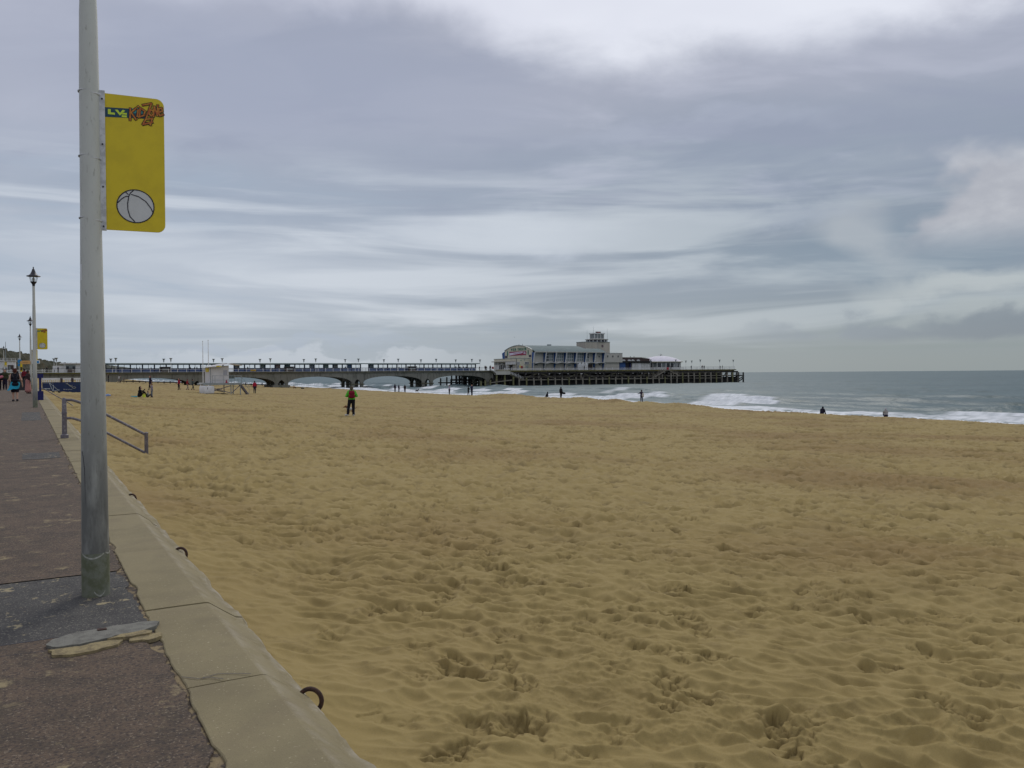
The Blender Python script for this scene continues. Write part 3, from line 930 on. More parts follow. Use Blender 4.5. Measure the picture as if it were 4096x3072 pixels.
def make_lamp():
    root = thing('street_lamp', '', 'street lamp')
    mb = MB(); mb.lathe([(.091, -.3), (.091, .28), (.0895, .30)], 32); mb.build('base_sleeve', M['sleeve'], root, True, True)
    mb = MB(); mb.lathe([(.0885, .295), (.081, 1.2), (.077, 1.9), (.068, 2.72), (.064, 3.6), (.058, 4.1), (.050, 4.3), (.047, 5.0)], 32); mb.build('pole', M['pole'], root, True, True)
    mb = MB(); mb.lathe([(.05, 5.0), (.052, 5.06), (.07, 5.10), (.115, 5.16), (.12, 5.185), (.02, 5.19)], 16); mb.build('lantern_cup', M['black'], root, True, True)
    mb = MB(); mb.lathe([(.105, 5.185), (.155, 5.40)], 8)
    gl = mb.build('lantern_glass', M['glass'], root, True)
    mb = MB(); mb.lathe([(.028, 5.19), (.05, 5.22), (.055, 5.30), (.02, 5.36)], 10); mb.build('lamp_bulb', M['white'], gl, True, True)
    mb = MB()
    for k in range(8):
        a = 2 * math.pi * k / 8; mb.tube([(.107 * math.cos(a), .107 * math.sin(a), 5.185), (.157 * math.cos(a), .157 * math.sin(a), 5.40)], .007, 5)
    mb.build('lantern_bars', M['black'], root, True)
    mb = MB(); mb.lathe([(.25, 5.395), (.265, 5.405), (.25, 5.425), (.17, 5.45), (.12, 5.50), (.085, 5.57), (.06, 5.64), (.045, 5.70), (.02, 5.72), (.02, 5.76), (.03, 5.775), (.004, 5.80)], 20); mb.build('lantern_roof', M['black'], root, True, True)
    return root


lamp0 = make_lamp()
lamp_spots = [(.40, 6.56, 'tall grey street lamp post standing on the dark patch nearest the camera'), (.26, 39.45, 'second grey street lamp along the promenade, its black lantern in view'), (.24, 76.5, 'third street lamp, partly hidden right behind the second lamp post'), (-.77, 115.6, 'fourth street lamp, with a round blue sign on its pole'), (-3.7, 177., 'fifth and farthest street lamp, beside the thin mast by the white building')]
for i, (x, y, lb) in enumerate(lamp_spots):
    o = lamp0 if i == 0 else copy_tree(lamp0)
    o.location = (x, y, pz(y)); tag(o, lb, None, 'street lamps along the promenade')
# wear on the nearest pole: peeled rings, a sticker and a cable
for (z0, a0, a1, w) in ((.30, -2.7, -1.0, .030), (.305, -.9, -.2, .012), (.035, -1.75, -.95, .03)):
    n = 14; mb = MB()
    for k in range(n):
        A, B = a0 + (a1 - a0) * k / n, a0 + (a1 - a0) * (k + 1) / n
        def zz(q): return z0 - w * math.sin((q - a0) / (a1 - a0) * math.pi)
        r = .0925
        mb.add([(r * math.cos(A), r * math.sin(A), zz(A) - .006), (r * math.cos(B), r * math.sin(B), zz(B) - .006), (r * math.cos(B), r * math.sin(B), zz(B) + .005), (r * math.cos(A), r * math.sin(A), zz(A) + .005)], [(0, 1, 2, 3)])
    mb.build('peeled_edge', M['peel'], lamp0, True)
mb = MB(); n = 6
for k in range(n):
    A, B = -2.95 + .35 * k / n, -2.95 + .35 * (k + 1) / n
    r = .0735
    mb.add([(r * math.cos(A), r * math.sin(A), 2.22), (r * math.cos(B), r * math.sin(B), 2.22), (r * math.cos(B), r * math.sin(B), 2.33), (r * math.cos(A), r * math.sin(A), 2.33)], [(0, 1, 2, 3)])
mb.build('sticker', M['white'], lamp0, True)
mb = MB(); mb.tube([(.0835 * math.cos(a), .0835 * math.sin(a), z) for a, z in ((-2.75, 1.02), (-2.6, .98), (-2.45, .90), (-2.4, .75), (-2.4, .5), (-2.55, .45))], .0022, 5)
mb.build('cable', M['black'], lamp0, True)


# yellow zone banner hung on a lamp: local x along the panel, z up, seen from -y
def make_banner(detail=True):
    root = thing('lamp_banner', '', 'banner')
    W_, H_ = .392, .965
    def panel_outline(r=.055, n=8):
        p = [(0, 0), (W_ - r, 0)]
        p += [(W_ - r + r * math.sin(a), r - r * math.cos(a)) for a in [math.pi / 2 * k / n for k in range(1, n + 1)]]
        p += [(W_ - r + r * math.cos(a), H_ - r + r * math.sin(a)) for a in [math.pi / 2 * k / n for k in range(0, n + 1)]]
        return p + [(0, H_)]
    mb = MB(); mb.prism(panel_outline(), 'y', -.006, .006); pan = mb.build('panel', M['yellow'], root, True)
    mb = MB(); mb.box(-.034, .006, -.016, .016, -.005, H_ + .015); mb.box(-.052, -.036, -.010, .010, -.012, H_ + .02); mb.build('channel', M['alu'], root, True)
    for z in (.02, .30, .60, .92):
        mb = MB(); mb.lathe([(.006, 0), (.006, .004)], 10)
        b_ = mb.build('bolt', M['ink'], root, True); b_.rotation_euler = (R_(90), 0, 0); b_.location = (-.012, -.0165, z)
    L1, L2, L3, L4 = -.0075, -.0085, -.0095, -.0105
    def XY(px, py):      # picture marks measured on the panel (0..490 across, 0..1135 down)
        return px / 490 * W_, H_ * (1 - py / 1135)
    def flat(mb, poly, y, mi=0):
        vs = [(x, y, z) for x, z in [XY(*p) for p in poly]]
        mb.add(vs, [tuple(range(len(vs)))], mi)
    def stroke(mb, pts, w, y, mi=0):
        P = [Vector(XY(*p)) for p in pts]; w = w / 490 * W_
        for a, b2 in zip(P[:-1], P[1:]):
            d = (b2 - a)
            if d.length < 1e-6: continue
            d.normalize(); nn = Vector((-d.y, d.x)) * w / 2
            q = [a - nn - d * w * .3, b2 - nn + d * w * .3, b2 + nn + d * w * .3, a + nn - d * w * .3]
            mb.add([(v.x, y, v.y) for v in q], [(0, 1, 2, 3)], mi)
            y -= .00002
        return y
    # strip with the white-green letters
    mb = MB(); flat(mb, [(4, 117), (330, 101), (330, 178), (4, 197)], L1); mb.build('logo_strip', M['strip'], pan, True)
    mb = MB(); flat(mb, [(205, 107), (310, 92), (312, 140), (205, 143)], L2); mb.build('logo_strip', M['teal'], pan, True)
    mb = MB()
    for p in ([(30, 146), (52, 144), (52, 172), (84, 171), (84, 188), (30, 188)], [(84, 146), (106, 143), (124, 168), (146, 140), (166, 144), (124, 190)],
              [(137, 165), (178, 162), (178, 178), (137, 179)], [(137, 186), (178, 184), (178, 200), (137, 201)]):
        flat(mb, [(x * 1.03, y - 16) for x, y in p], L2)
    mb.build('letter', M['lime'], pan, True)
    # hand drawn word, brown outline under orange strokes
    word = [[(215, 100), (212, 200)], [(262, 95), (222, 135), (262, 190)], [(280, 105), (272, 165)], [(278, 82), (284, 76)],
            [(298, 88), (290, 165)], [(298, 90), (338, 112), (326, 150), (282, 168)], [(318, 62), (392, 40), (345, 175), (318, 225), (400, 198)],
            [(384, 95), (372, 128), (388, 146), (410, 128), (402, 98), (384, 95)], [(408, 150), (416, 62), (440, 138), (446, 48)],
            [(444, 112), (484, 96), (478, 70), (455, 78), (448, 112), (462, 136), (494, 122)], [(352, 178), (398, 166)], [(398, 166), (380, 224)]]
    mb = MB(); y = L3
    for s_ in word: y = stroke(mb, [(q[0] * .985, q[1] + 4) for q in s_], 24, y)
    mb.build('lettering_outline', M['brownline'], pan, True)
    mb = MB(); y = L4
    for s_ in word: y = stroke(mb, [(q[0] * .985, q[1] + 4) for q in s_], 13, y)
    mb.build('lettering', M['orange'], pan, True)
    # beach ball
    cx, cy, rx, ry = 245, 925, 152, 138
    cir = [(cx + rx * math.cos(a), cy + ry * math.sin(a)) for a in [2 * math.pi * k / 40 for k in range(40)]]
    mb = MB(); flat(mb, cir, L1); mb.build('ball_picture', M['offwhite'], pan, True)
    mb = MB(); y = stroke(mb, cir + cir[:1], 9, L2)
    for s_ in ([(100, 905), (135, 868), (165, 848), (190, 845)], [(190, 845), (205, 815), (232, 790)], [(160, 808), (186, 830)], [(190, 845), (180, 910), (182, 960), (198, 1015), (236, 1055)],
               [(212, 828), (270, 842), (330, 880), (372, 935), (390, 975)]):
        y = stroke(mb, s_, 8, y)
    mb.build('ball_lines', M['ink'], pan, True)
    return root


ban0 = make_banner()
ban0.location = (.40 + .092, 6.56 - .012, 2.645); ban0.rotation_euler = (0, 0, R_(-7))
tag(ban0, 'yellow banner with white beach ball on the nearest lamp post', None, 'yellow banners on the lamp posts')
for i, (x, y, lb, z) in enumerate(((.26, 39.45, 'smaller yellow banner with white ball on the second lamp post', 2.40), (.24, 76.5, 'amber lit banner edge showing beside the second lamp post', 2.25), (-3.7, 177., 'faded yellow banner on the farthest lamp by the white building', 2.0))):
    o = copy_tree(ban0); o.location = (x + .10, y - .012, pz(y) + z); o.rotation_euler = (0, 0, R_(-7)); o.scale = (.95, .9, .9)
    tag(o, lb, None, 'yellow banners on the lamp posts')
for z in (.055, .49, .945):
    mb = MB(); mb.tube([(-.092 + (.0745 - (z - .05) * .004) * math.cos(a), .012 + (.0745 - (z - .05) * .004) * math.sin(a), z + (.018 if math.cos(a) < 0 else .0)) for a in [2 * math.pi * k / 28 for k in range(28)]], .0055, 6, closed=True)
    mb.build('strap', M['alu'], ban0, True, True)

# ------------------------------------------------------------------ handrail down to the sand
def handrail():
    t0, s0, t1, s1 = .72, 21.7, 2.43, 21.5
    zb = pz(s0)
    root = thing('handrail', 'worn grey metal handrail going down the steps onto the sand', 'handrail', (t0, s0, zb))
    mb = MB(); mb.lathe([(.085, 0), (.085, .07), (.055, .09), (.05, .55), (.06, .58), (.05, .61), (.045, .90), (.02, .93)], 14, (t0, s0)); mb.v = [(x, y, z + zb) for x, y, z in mb.v]
    mb.build('post', M['rail'], root, smooth=True)
    zt = zb + .88
    mb = MB(); mb.tube([(t0, s0, zt), (t0 + .16, s0 - .02, zt - .005), (t0 + .34, s0 - .04, zt - .07), (t0 + .52, s0 - .06, zt - .155), (t1, s1, .20)], .032, 10); mb.build('top_rail', M['rail'], root, smooth=True)
    zm = zb + .46
    mb = MB(); mb.tube([(t0, s0, zm), (t0 + .16, s0 - .02, zm - .005), (t0 + .34, s0 - .04, zm - .07), (t0 + .52, s0 - .06, zm - .155), (t1, s1, -.24)], .030, 10); mb.build('middle_rail', M['rail'], root, smooth=True)
    mb = MB(); mb.lathe([(.045, -.5), (.042, .22), (.05, .235), (.05, .255), (.02, .27)], 14, (t1, s1)); mb.build('post', M['rail'], root, smooth=True)


handrail()
root = thing('handrail', 'far thin handrail slanting into the sand beside the blue post', 'handrail', (.63, 50, pz(50)))
mb = MB(); mb.tube([(.55, 50, .45), (.55, 50, 1.02)], .035, 8); mb.build('post', M['galv'], root)
mb = MB(); mb.tube([(.5, 50, 1.02), (.75, 50, .98), (1.3, 50, .60), (1.9, 50, .20), (2.4, 50, -.2)], .024, 8); mb.build('top_rail', M['rail'], root, smooth=True)
mb = MB(); mb.tube([(.65, 50, .985), (1.02, 50.3, .975)], .022, 8); mb.build('cross_bar', M['galv'], root, smooth=True)

# blue post with box
x, y = .55, 48.7
z = pz(y)
root = thing('blue_post', 'navy blue post with square box at its foot and panel on top', 'post', (x, y, z))
mb = MB(); mb.box(x - .14, x + .14, y - .14, y + .14, z, z + .46); mb.build('box', M['navy'], root)
mb = MB(); mb.box(x - .055, x + .055, y - .05, y + .05, z + .46, z + 1.13); mb.build('shaft', M['navy'], root)
mb = MB(); mb.box(x - .16, x + .14, y - .06, y + .06, z + 1.13, z + 1.35); mb.build('panel', M['navy'], root)

# trestle, banner fence, balustrade near the far steps
zs = ground(1.9, 78)
root = thing('metal_trestle', 'grey tubular metal trestle leaning in front of the navy banner fence', 'trestle', (1.8, 78, .45))
for nm, a, b2, r in (('leg', (1.52, 78, 1.14), (1.78, 77.6, .42), .022), ('leg', (1.52, 78, 1.14), (2.27, 78, .42), .026), ('strut', (1.80, 77.6, .50), (1.83, 78.2, .95), .02), ('cross_bar', (1.78, 77.6, .46), (2.25, 78, .55), .022), ('top_bar', (1.08, 78, 1.12), (1.85, 78, 1.11), .016)):
    mb = MB(); mb.tube([a, b2], r, 6); mb.build(nm, M['galv'], root)
for (x, y) in ((1.80, 77.6), (2.23, 78)):
    mb = MB(); mb.box(x - .09, x + .09, y - .09, y + .09, .1, .44); mb.build('foot_weight', M['black'], root)

root = thing('banner_fence', 'navy blue cloth banner fence with pale running figure and lettering', 'fence', (2.8, 83, .4))
mb = MB(); n = 24
vs = []
for i in range(n + 1):
    xx = 1.12 + 4.0 * i / n; yy = 83 + .03 * math.sin(i * 1.7)
    vs += [(xx, yy, .05), (xx, yy, 1.14)]
mb.add(vs, [(2 * i, 2 * i + 2, 2 * i + 3, 2 * i + 1) for i in range(n)]); mb.build('cloth', M['fencenavy'], root)
mb = MB(); mb.tube([(1.10, 83.02, 1.14), (5.15, 83.02, 1.14)], .018, 6); mb.build('top_rail', M['black'], root)
p0 = None
for i in range(5):
    mb = MB(); mb.box(-.025, .025, -.02, .02, -.4, .76)
    if p0 is None: p0 = mb.build('post', M['black'], root, True); p0.location = (-1.68, .06, 0)
    else: part(p0, root, (-1.68 + i * 1.0, .06, 0))
mb = MB()
def fl(x, z): return (x, 82.955, z)
text_into(mb, 'Worcessen', .145, lambda a, b2, c_: fl(2.70 + a * 1.02, .475 + b2 * .8))
mb.build('lettering', M['offwhite'], root)
mb = MB()
def bstroke(pts, w):
    for a, b2 in zip(pts[:-1], pts[1:]):
        a = Vector((a[0], 0, a[1])); b2 = Vector((b2[0], 0, b2[1])); d = (b2 - a).normalized(); nn = Vector((-d.z, 0, d.x)) * w / 2
        mb.add([fl(q.x, q.z) for q in (a - nn, b2 - nn, b2 + nn, a + nn)], [(0, 1, 2, 3)])
bstroke([(2.90, 1.02), (3.08, .97), (3.18, .84), (3.32, .75), (3.42, .70)], .05)
bstroke([(3.03, 1.08), (3.05, .98)], .04)
bstroke([(3.18, .88), (3.30, .86), (3.40, .82), (3.40, .90)], .03)
bstroke([(3.54 + .13 * math.cos(q), .66 + .075 * math.sin(q)) for q in [math.pi * k / 8 for k in range(17)]], .035)
mb.build('figure_picture', M['peel'], root)

root = thing('balustrade', 'low white slotted balustrade behind the navy banner fence', 'fence', (2.9, 88, .5))
mb = MB(); mb.box(1.12, 5.4, 87.95, 88.05, 1.34, 1.52); mb.build('top_rail', M['white'], root)
mb = MB(); mb.box(1.12, 5.4, 87.96, 88.04, .3, .62); mb.build('bottom_rail', M['white'], root)
b0 = None
for i in range(27):
    if i in (11, 17): continue
    mb = MB(); mb.box(-.045, .045, -.03, .03, 0, .72)
    if b0 is None: b0 = mb.build('baluster', M['white'], root, True); b0.location = (1.2 - 2.9, 0, .12)
    else: part(b0, root, (1.2 - 2.9 + i * .155, 0, .12))
for x in (2.72, 3.62):
    mb = MB(); mb.box(x - .1, x + .1, 87.9, 88.1, .3, 1.5); mb.build('pillar', M['brown'], root)
root = thing('side_railing', 'short white railing beside the navy blue post', 'railing', (.55, 55, pz(55)))
mb = MB(); mb.box(.42, .46, 52, 62, 1.38, 1.43); mb.box(.42, .46, 52, 62, .60, .64); mb.build('rail', M['white'], root)
q0 = None
for i in range(22):
    mb = MB(); mb.box(-.02, .02, -.025, .025, 0, .8)
    if q0 is None: q0 = mb.build('baluster', M['white'], root, True); q0.location = (.44 - .55, -3, .08)
    else: part(q0, root, (.44 - .55, -3 + i * .45, .08))

# signs on the far lamps
root = thing('finger_sign', 'orange fingerpost board pointing left on the third lamp', 'sign', (.24, 76.4, 2.78))
mb = MB(); mb.prism([(-.50, 2.80), (-.40, 2.92), (.20, 2.92), (.20, 2.66), (-.40, 2.64)], 'y', 76.28, 76.32); mb.build('board', M['peach'], root)
mb = MB(); mb.box(-.30, .05, 76.265, 76.272, 2.77, 2.80); mb.build('lettering', cloth((.36, .19, .07)), root)
root = thing('direction_sign', 'small blue and white direction board right of the second lamp', 'sign', (.6, 76.4, 2.8))
mb = MB(); mb.box(.30, .86, 76.28, 76.32, 2.68, 2.96); mb.build('board', M['white'], root)
mb = MB(); mb.box(.50, .80, 76.265, 76.275, 2.72, 2.90); mb.build('blue_field', M['signblue'], root)
root = thing('round_sign', 'round blue sign fixed to the fourth lamp pole', 'sign', (-.77, 115.4, 3.45))
mb = MB(); mb.prism([(-.77 + .24 * math.cos(2 * math.pi * k / 20), 3.5 + .24 * math.sin(2 * math.pi * k / 20)) for k in range(20)], 'y', 115.38, 115.43); mb.build('disc', M['signblue'], root)
mb = MB(); mb.box(-1.0, -.72, 115.39, 115.43, 2.95, 3.22); mb.build('lower_plate', M['signblue'], root)
root = thing('mast', 'tall thin dark mast by the farthest street lamp', 'mast', (-3.84, 200, 1.8))
mb = MB(); mb.tube([(-3.84, 200, 1.0), (-3.84, 200, 5), (-3.84, 200, 8.95)], [.10, .08, .04], 8); mb.build('pole', M['galv'], root)
mb = MB(); mb.lathe([(.16, 1.0), (.16, 1.2), (.1, 1.25)], 10, (-3.84, 200)); mb.build('base', M['galv'], root)
x, y, z = -.55, 84, pz(84)
root = thing('flag_sign', 'narrow yellow flag sign standing behind the dark notice board', 'sign', (x, y, z))
mb = MB(); mb.tube([(x, y, z), (x, y, z + 2.3)], .025, 6); mb.build('pole', M['black'], root)
mb = MB(); mb.box(x + .0, x + .17, y - .02, y + .02, z + 1.35, z + 2.25); mb.build('flag', M['yellow'], root)
mb = MB(); mb.box(x + .03, x + .14, y - .03, y - .022, z + 1.45, z + 1.75); mb.build('picture', M['ink'], root)
x, y, z = -.42, 66, pz(66)
root = thing('notice_board', 'dark low notice board on legs beside the woman with backpack', 'notice board', (x, y, z))
mb = MB(); mb.box(x - .32, x + .32, y - .03, y + .03, z + .12, z + .86); mb.build('board', M['black'], root)
for q in (-.27, .27):
    mb = MB(); mb.box(x + q - .025, x + q + .025, y - .12, y + .12, z, z + .12); mb.build('leg', M['black'], root)


# ------------------------------------------------------------------ pier
DK = 2.78                                          # deck level
pier = thing('pier', 'long seaside pier with concrete arched neck and timber piled head', 'pier', (60, 263, 0))
S0, S1 = 258.0, 269.0                              # neck
colt = [(16.9, 19.9), (41.7, 44.7), (66.5, 69.6), (91.2, 94.2), (116.1, 119.1), (140.9, 143.9)]


def zbot(t):
    for i, (a, b2) in enumerate(colt):
        if a - .5 <= t <= a + .5 or b2 - .5 <= t <= b2 + .5: return -1.0
        if a + .5 < t < b2 - .5:
            q = abs((t - (a + b2) / 2) / ((b2 - a) / 2 - .5))
            return -1.0 + 1.15 * (1 - q ** 1.7) ** .8
        if i + 1 < len(colt) and b2 + .5 < t < colt[i + 1][0] - .5:
            L, Rr = b2 + .5, colt[i + 1][0] - .5
            q = abs((t - (L + Rr) / 2) / ((Rr - L) / 2))
            return -1.0 + 2.12 * (1 - q ** 2.5) ** .50
    return 1.1


for k, (sa, sb) in enumerate(((S0 + .25, S0 + 1.05), (263.1, 263.9), (267.95, S1 - .25))):
    mb = MB(); ts = [17.4 + .2 * i for i in range(int((143.4 - 17.4) / .2) + 1)]
    vs = []
    for t in ts:
        zb = zbot(t); vs += [(t, sa, zb), (t, sb, zb), (t, sb, 2.12), (t, sa, 2.12)]
    fs = [(i * 4 + q, i * 4 + 4 + q, i * 4 + 4 + (q + 1) % 4, i * 4 + (q + 1) % 4) for i in range(len(ts) - 1) for q in range(4)]
    mb.add(vs, fs); mb.build('arch_wall', M['concrete'], pier)
col0 = None
for i, (a, b2) in enumerate(colt):
    for t in (a, b2):
        for sa in (S0 + .65, 263.5, 268.35):
            mb = MB(); mb.box(-.5, .5, -.4, .4, -5, -.95)
            if col0 is None: col0 = mb.build('column', M['concrete'], pier, True); col0.location = (t - 60, sa - 263, 0)
            else: part(col0, pier, (t - 60, sa - 263, 0))
        # cross walls with pointed openings
        mb = MB(); ys = [S0 + 1.05 + .1 * q for q in range(70)]; ys = [q for q in ys if q < 267.95] + [267.95]
        vs = []
        for q in ys:
            zc = -1.0
            for (l, h) in ((S0 + 1.4, 262.9), (264.1, 267.7)):
                if l < q < h: zc = -1.0 + 1.25 * (1 - abs((q - (l + h) / 2) / ((h - l) / 2)) ** 1.5) ** .8
            vs += [(t - .42, q, zc), (t + .42, q, zc), (t + .42, q, 2.1), (t - .42, q, 2.1)]
        mb.add(vs, [(w * 4 + q, w * 4 + (q + 1) % 4, w * 4 + 4 + (q + 1) % 4, w * 4 + 4 + q) for w in range(len(ys) - 1) for q in range(4)])
        mb.build('cross_wall', M['concrete'], pier)
    if i >= 3:
        mb = MB(); mb.box(a - .8, b2 + .8, S0 + .1, S0 + 1.2, -1.62, -1.28); mb.box(a - .8, b2 + .8, 267.8, 268.9, -1.62, -1.28)
        mb.box(a - .35, a + .35, S0 + 1.2, 267.8, -1.62, -1.28); mb.box(b2 - .35, b2 + .35, S0 + 1.2, 267.8, -1.62, -1.28); mb.build('tie_beam', M['fascia'], pier)
    elif i == 2:
        mb = MB(); mb.box(a - 1.2, b2 + 1.0, S0 - .2, S1 + .2, -3, -1.42); mb.build('plinth', M['concrete'], pier)
mb = MB(); mb.box(-14, 143, S0 - .15, S1 + .15, 2.36, DK); mb.build('deck', M['fascia'], pier)
mb = MB(); mb.box(-14, 143, S0 + .05, S1 - .05, 2.12, 2.36); mb.build('deck_edge_beam', M['concrete'], pier)
mb = MB(); mb.box(-14, 22, S0 - .32, S0 - .15, 2.50, 2.72); mb.build('mossy_ledge', M['moss'], pier)
mb = MB(); mb.box(-14, 17.3, S0 + .35, S1 - .3, -2, 2.12); mb.build('abutment', M['concrete'], pier)
# head: deck, fascia, piles
H0, H1, T0, T1 = 257., 289., 141.2, 260.6
mb = MB(); mb.box(T0, T1, H0, H1, 2.50, DK + .03); mb.build('head_deck', M['fascia'], pier)
mb = MB(); mb.box(T0 + 3, T1 + .35, H0 - .12, H0, 2.42, 2.76); mb.build('mossy_ledge', M['moss'], pier)
mb = MB(); mb.box(T0 + 2, T1 - .6, H0 + .12, H0 + .5, 1.75, 2.5); mb.build('head_beam', M['fascia'], pier)
mb = MB(); mb.box(T1 - .9, T1 - .3, H0 + .5, H1 - .4, 1.7, 2.5); mb.build('head_beam', M['fascia'], pier)
# front piles, those further out standing taller
pile_t = []
t = 150.4
while t < 258:
    pile_t.append(t); t += 3.05
pl0 = {}
for i, t in enumerate(pile_t):
    tall = t > 219
    top = 1.55 if tall else .06
    mb = MB(); k = (tall, i % 3)
    if k not in pl0:
        mb.add([(-.20, -.2, -6), (.20, -.2, -6), (.20, .2, -6), (-.20, .2, -6), (-.28 - .02 * (i % 3), -.2, top), (.10, -.2, top), (.10, .2, top), (-.28, .2, top)], [(0, 3, 2, 1), (4, 5, 6, 7), (0, 1, 5, 4), (1, 2, 6, 5), (2, 3, 7, 6), (3, 0, 4, 7)])
        pl0[k] = mb.build('pile', M['algae'] if i % 3 == 1 else M['timber'], pier, True); pl0[k].location = (t - 60, 252.2 - 263, 0)
    else: part(pl0[k], pier, (t - 60, 252.2 - 263, 0))
for (a, b2, z) in ((150.3, 234, -.66), (219, 248, -.72), (219, T1 - 1, .30)):
    mb = MB(); mb.box(a, b2, 252.4, 252.72, z - .14, z + .14); mb.build('waling', M['timber'], pier)
mb = MB(); mb.box(150.3, 219, 252.72, 256.6, -.62, -.50); mb.box(219, T1 - 1, 252.72, 256.6, .34, .46); mb.build('lower_deck', M['darktimber'], pier)
mb = MB(); mb.tube([(150, 252.4, .62), (219, 252.4, .62)], .04, 5); mb.tube([(150, 252.4, .25), (219, 252.4, .25)], .03, 5); mb.tube([(219, 252.4, 1.50), (259, 252.4, 1.50)], .04, 5); mb.tube([(219, 252.4, 1.1), (259, 252.4, 1.1)], .03, 5); mb.build('lower_rail', M['timber'], pier)
# forest of piles, bracing and beams under the head
rg = random.Random(3)
mb = MB()
for sy in (254.6, 258.5, 262.5, 266.5, 270.5, 274.5, 279, 284, 288):
    t = T0 + rg.uniform(0, 1)
    while t < T1 - 1:
        mb.box(t - .2, t + .2, sy - .2, sy + .2, -6, 2.4)
        if rg.random() < .5: mb.beam((t, sy, -2.4), (t + 3.2, sy, 1.6), .18, .3)
        t += 3.2
    mb.box(T0, T1 - 1, sy - .1, sy + .1, 1.55, 2.1)
    mb.box(T0, T1 - 1, sy - .1, sy + .1, -.95 + rg.uniform(-.1, .1), -.35)
mb.build('inner_piles', M['darktimber'], pier, kind='stuff')
# plank screens added to darken the space under the head, with gaps
mb = MB()
for sy in (261.0, 272.5):
    t = T0 + 5
    while t < T1 - 6:
        w = rg.uniform(2.2, 3.1)
        mb.box(t, t + w, sy, sy + .12, -3.0, rg.choice([1.35, 1.6, 1.1, 1.75]))
        t += w + rg.choice([.0, .15, .35])
mb.build('shade_boards', M['darktimber'], pier, kind='stuff')
mb = MB()
t = T0 + 9
while t < T1 - 4:
    w = rg.uniform(1.6, 3.0)
    mb.box(t, t + w, 253.9, 254.0, -4.0, -.70)  # added dark boards behind the front piles, standing in for deep shade
    t += w + rg.choice([0, 0, 0, .12])
t = T0 + 4
while t < T1 - 9:
    w = rg.uniform(2.0, 4.0)
    mb.box(t, t + w, 259.3, 259.4, -3.0, rg.choice([2.3, 2.4, 1.45, 1.5]))  # more added boards, closing off the light from the far side
    t += w + rg.choice([0, 0, .18])
mb.build('shade_boards', M['darktimber'], pier, kind='stuff')
# pale raking struts and short columns at the front of the head
for tc in (161.5, 180.2, 197.3, 213.):
    for sgn in (-1, 1):
        mb = MB(); mb.beam((tc, 256.9, 1.85), (tc + sgn * 7.2, 256.9, -.35), .35, .42); mb.build('raking_strut', M['fascia'], pier)
    mb = MB(); mb.box(tc - .3, tc + .3, 256.6, 257.0, -5, 1.65); mb.build('front_column', M['timber'], pier)
    mb = MB(); mb.box(tc - .38, tc + .38, 256.3, 256.6, 1.25, 1.6); mb.build('bracket_lamp', M['white'], pier)
for tc in (152.6, 155.7, 166, 170.5, 174.3, 189, 205, 209.5):
    mb = MB(); mb.box(tc - .22, tc + .22, 256.55, 256.9, 1.35, 1.62); mb.build('bracket_lamp', M['white'], pier)
# columns below the stair landing, and the ramp
for tc in (141.9, 145.2, 148.7):
    mb = MB(); mb.box(tc - .25, tc + .25, 253.3, 253.8, -6, 1.2); mb.build('landing_column', M['algae'], pier)
mb = MB(); mb.beam((139, 253.2, -1.5), (148, 253.2, -.62), .3, .28); mb.build('ramp_beam', M['timber'], pier)
mb = MB()
for (t, z) in ((135.5, -.8), (137.2, -.6), (139.2, -.4)): mb.box(t - .22, t + .22, 253, 253.4, -6, z)
mb.build('ramp_pile', M['algae'], pier)
# end dolphin with open cross bracing
for t in (257.4, 260.2):
    for sy in (252.2, 256, 262, 270):
        mb = MB(); mb.box(t - .24, t + .24, sy - .22, sy + .22, -6, 1.55); mb.build('dolphin_pile', M['darktimber'], pier)
for (a, b2) in (((255.2, 252.3, -2.3), (260.2, 252.3, -.3)), ((255, 252.3, -1.3), (258, 252.3, -.1)), ((257.4, 252.3, -2.4), (260.2, 252.3, -1.))):
    mb = MB(); mb.beam(a, b2, .22, .38); mb.build('cross_brace', M['darktimber'], pier)
mb = MB(); mb.box(255.2, 260.5, 252, 270, -.05, .28); mb.build('dolphin_deck', M['darktimber'], pier)
mb = MB(); mb.tube([(255.5, 252.1, 1.5), (260.3, 252.1, 1.5)], .05, 5); mb.tube([(255.5, 252.1, .9), (260.3, 252.1, .9)], .04, 5); mb.build('dolphin_rail', M['galv'], pier)
mb = MB(); mb.tube([(60, S0 - .2, 2.45), (74, S0 - .2, 2.45)], .05, 5); mb.build('pipe', M['fascia'], pier)


def railing(name, label, s, t0, t1, z, step, mesh=False):
    root = thing(name, label, 'railing', (t0, s, z))
    mb = MB(); mb.box(t0, t1, s - .035, s + .035, z + 1.08, z + 1.15); mb.build('top_rail', M['black'], root)
    mb = MB(); mb.box(t0, t1, s - .03, s + .03, z + .74, z + .80); mb.build('rail', M['white'], root)
    mb = MB(); mb.box(t0, t1, s - .03, s + .03, z + .10, z + .16); mb.build('rail', M['white'], root)
    p = None; n = int((t1 - t0) / step)
    for i in range(n + 1):
        if p is None:
            mb = MB(); mb.box(-.06, .06, -.05, .05, 0, 1.02); mb.box(-.09, .09, -.08, .08, -.06, .06)
            p = mb.build('post', M['white'], root, True)
        else: part(p, root, (i * (t1 - t0) / n, 0, 0))
    if mesh:
        mb = MB(); t = t0
        while t < t1:
            mb.box(t - .015, t + .015, s - .01, s + .01, z + .14, z + .76); t += .16
        mb.build('infill_bars', M['white'], root, kind='stuff')


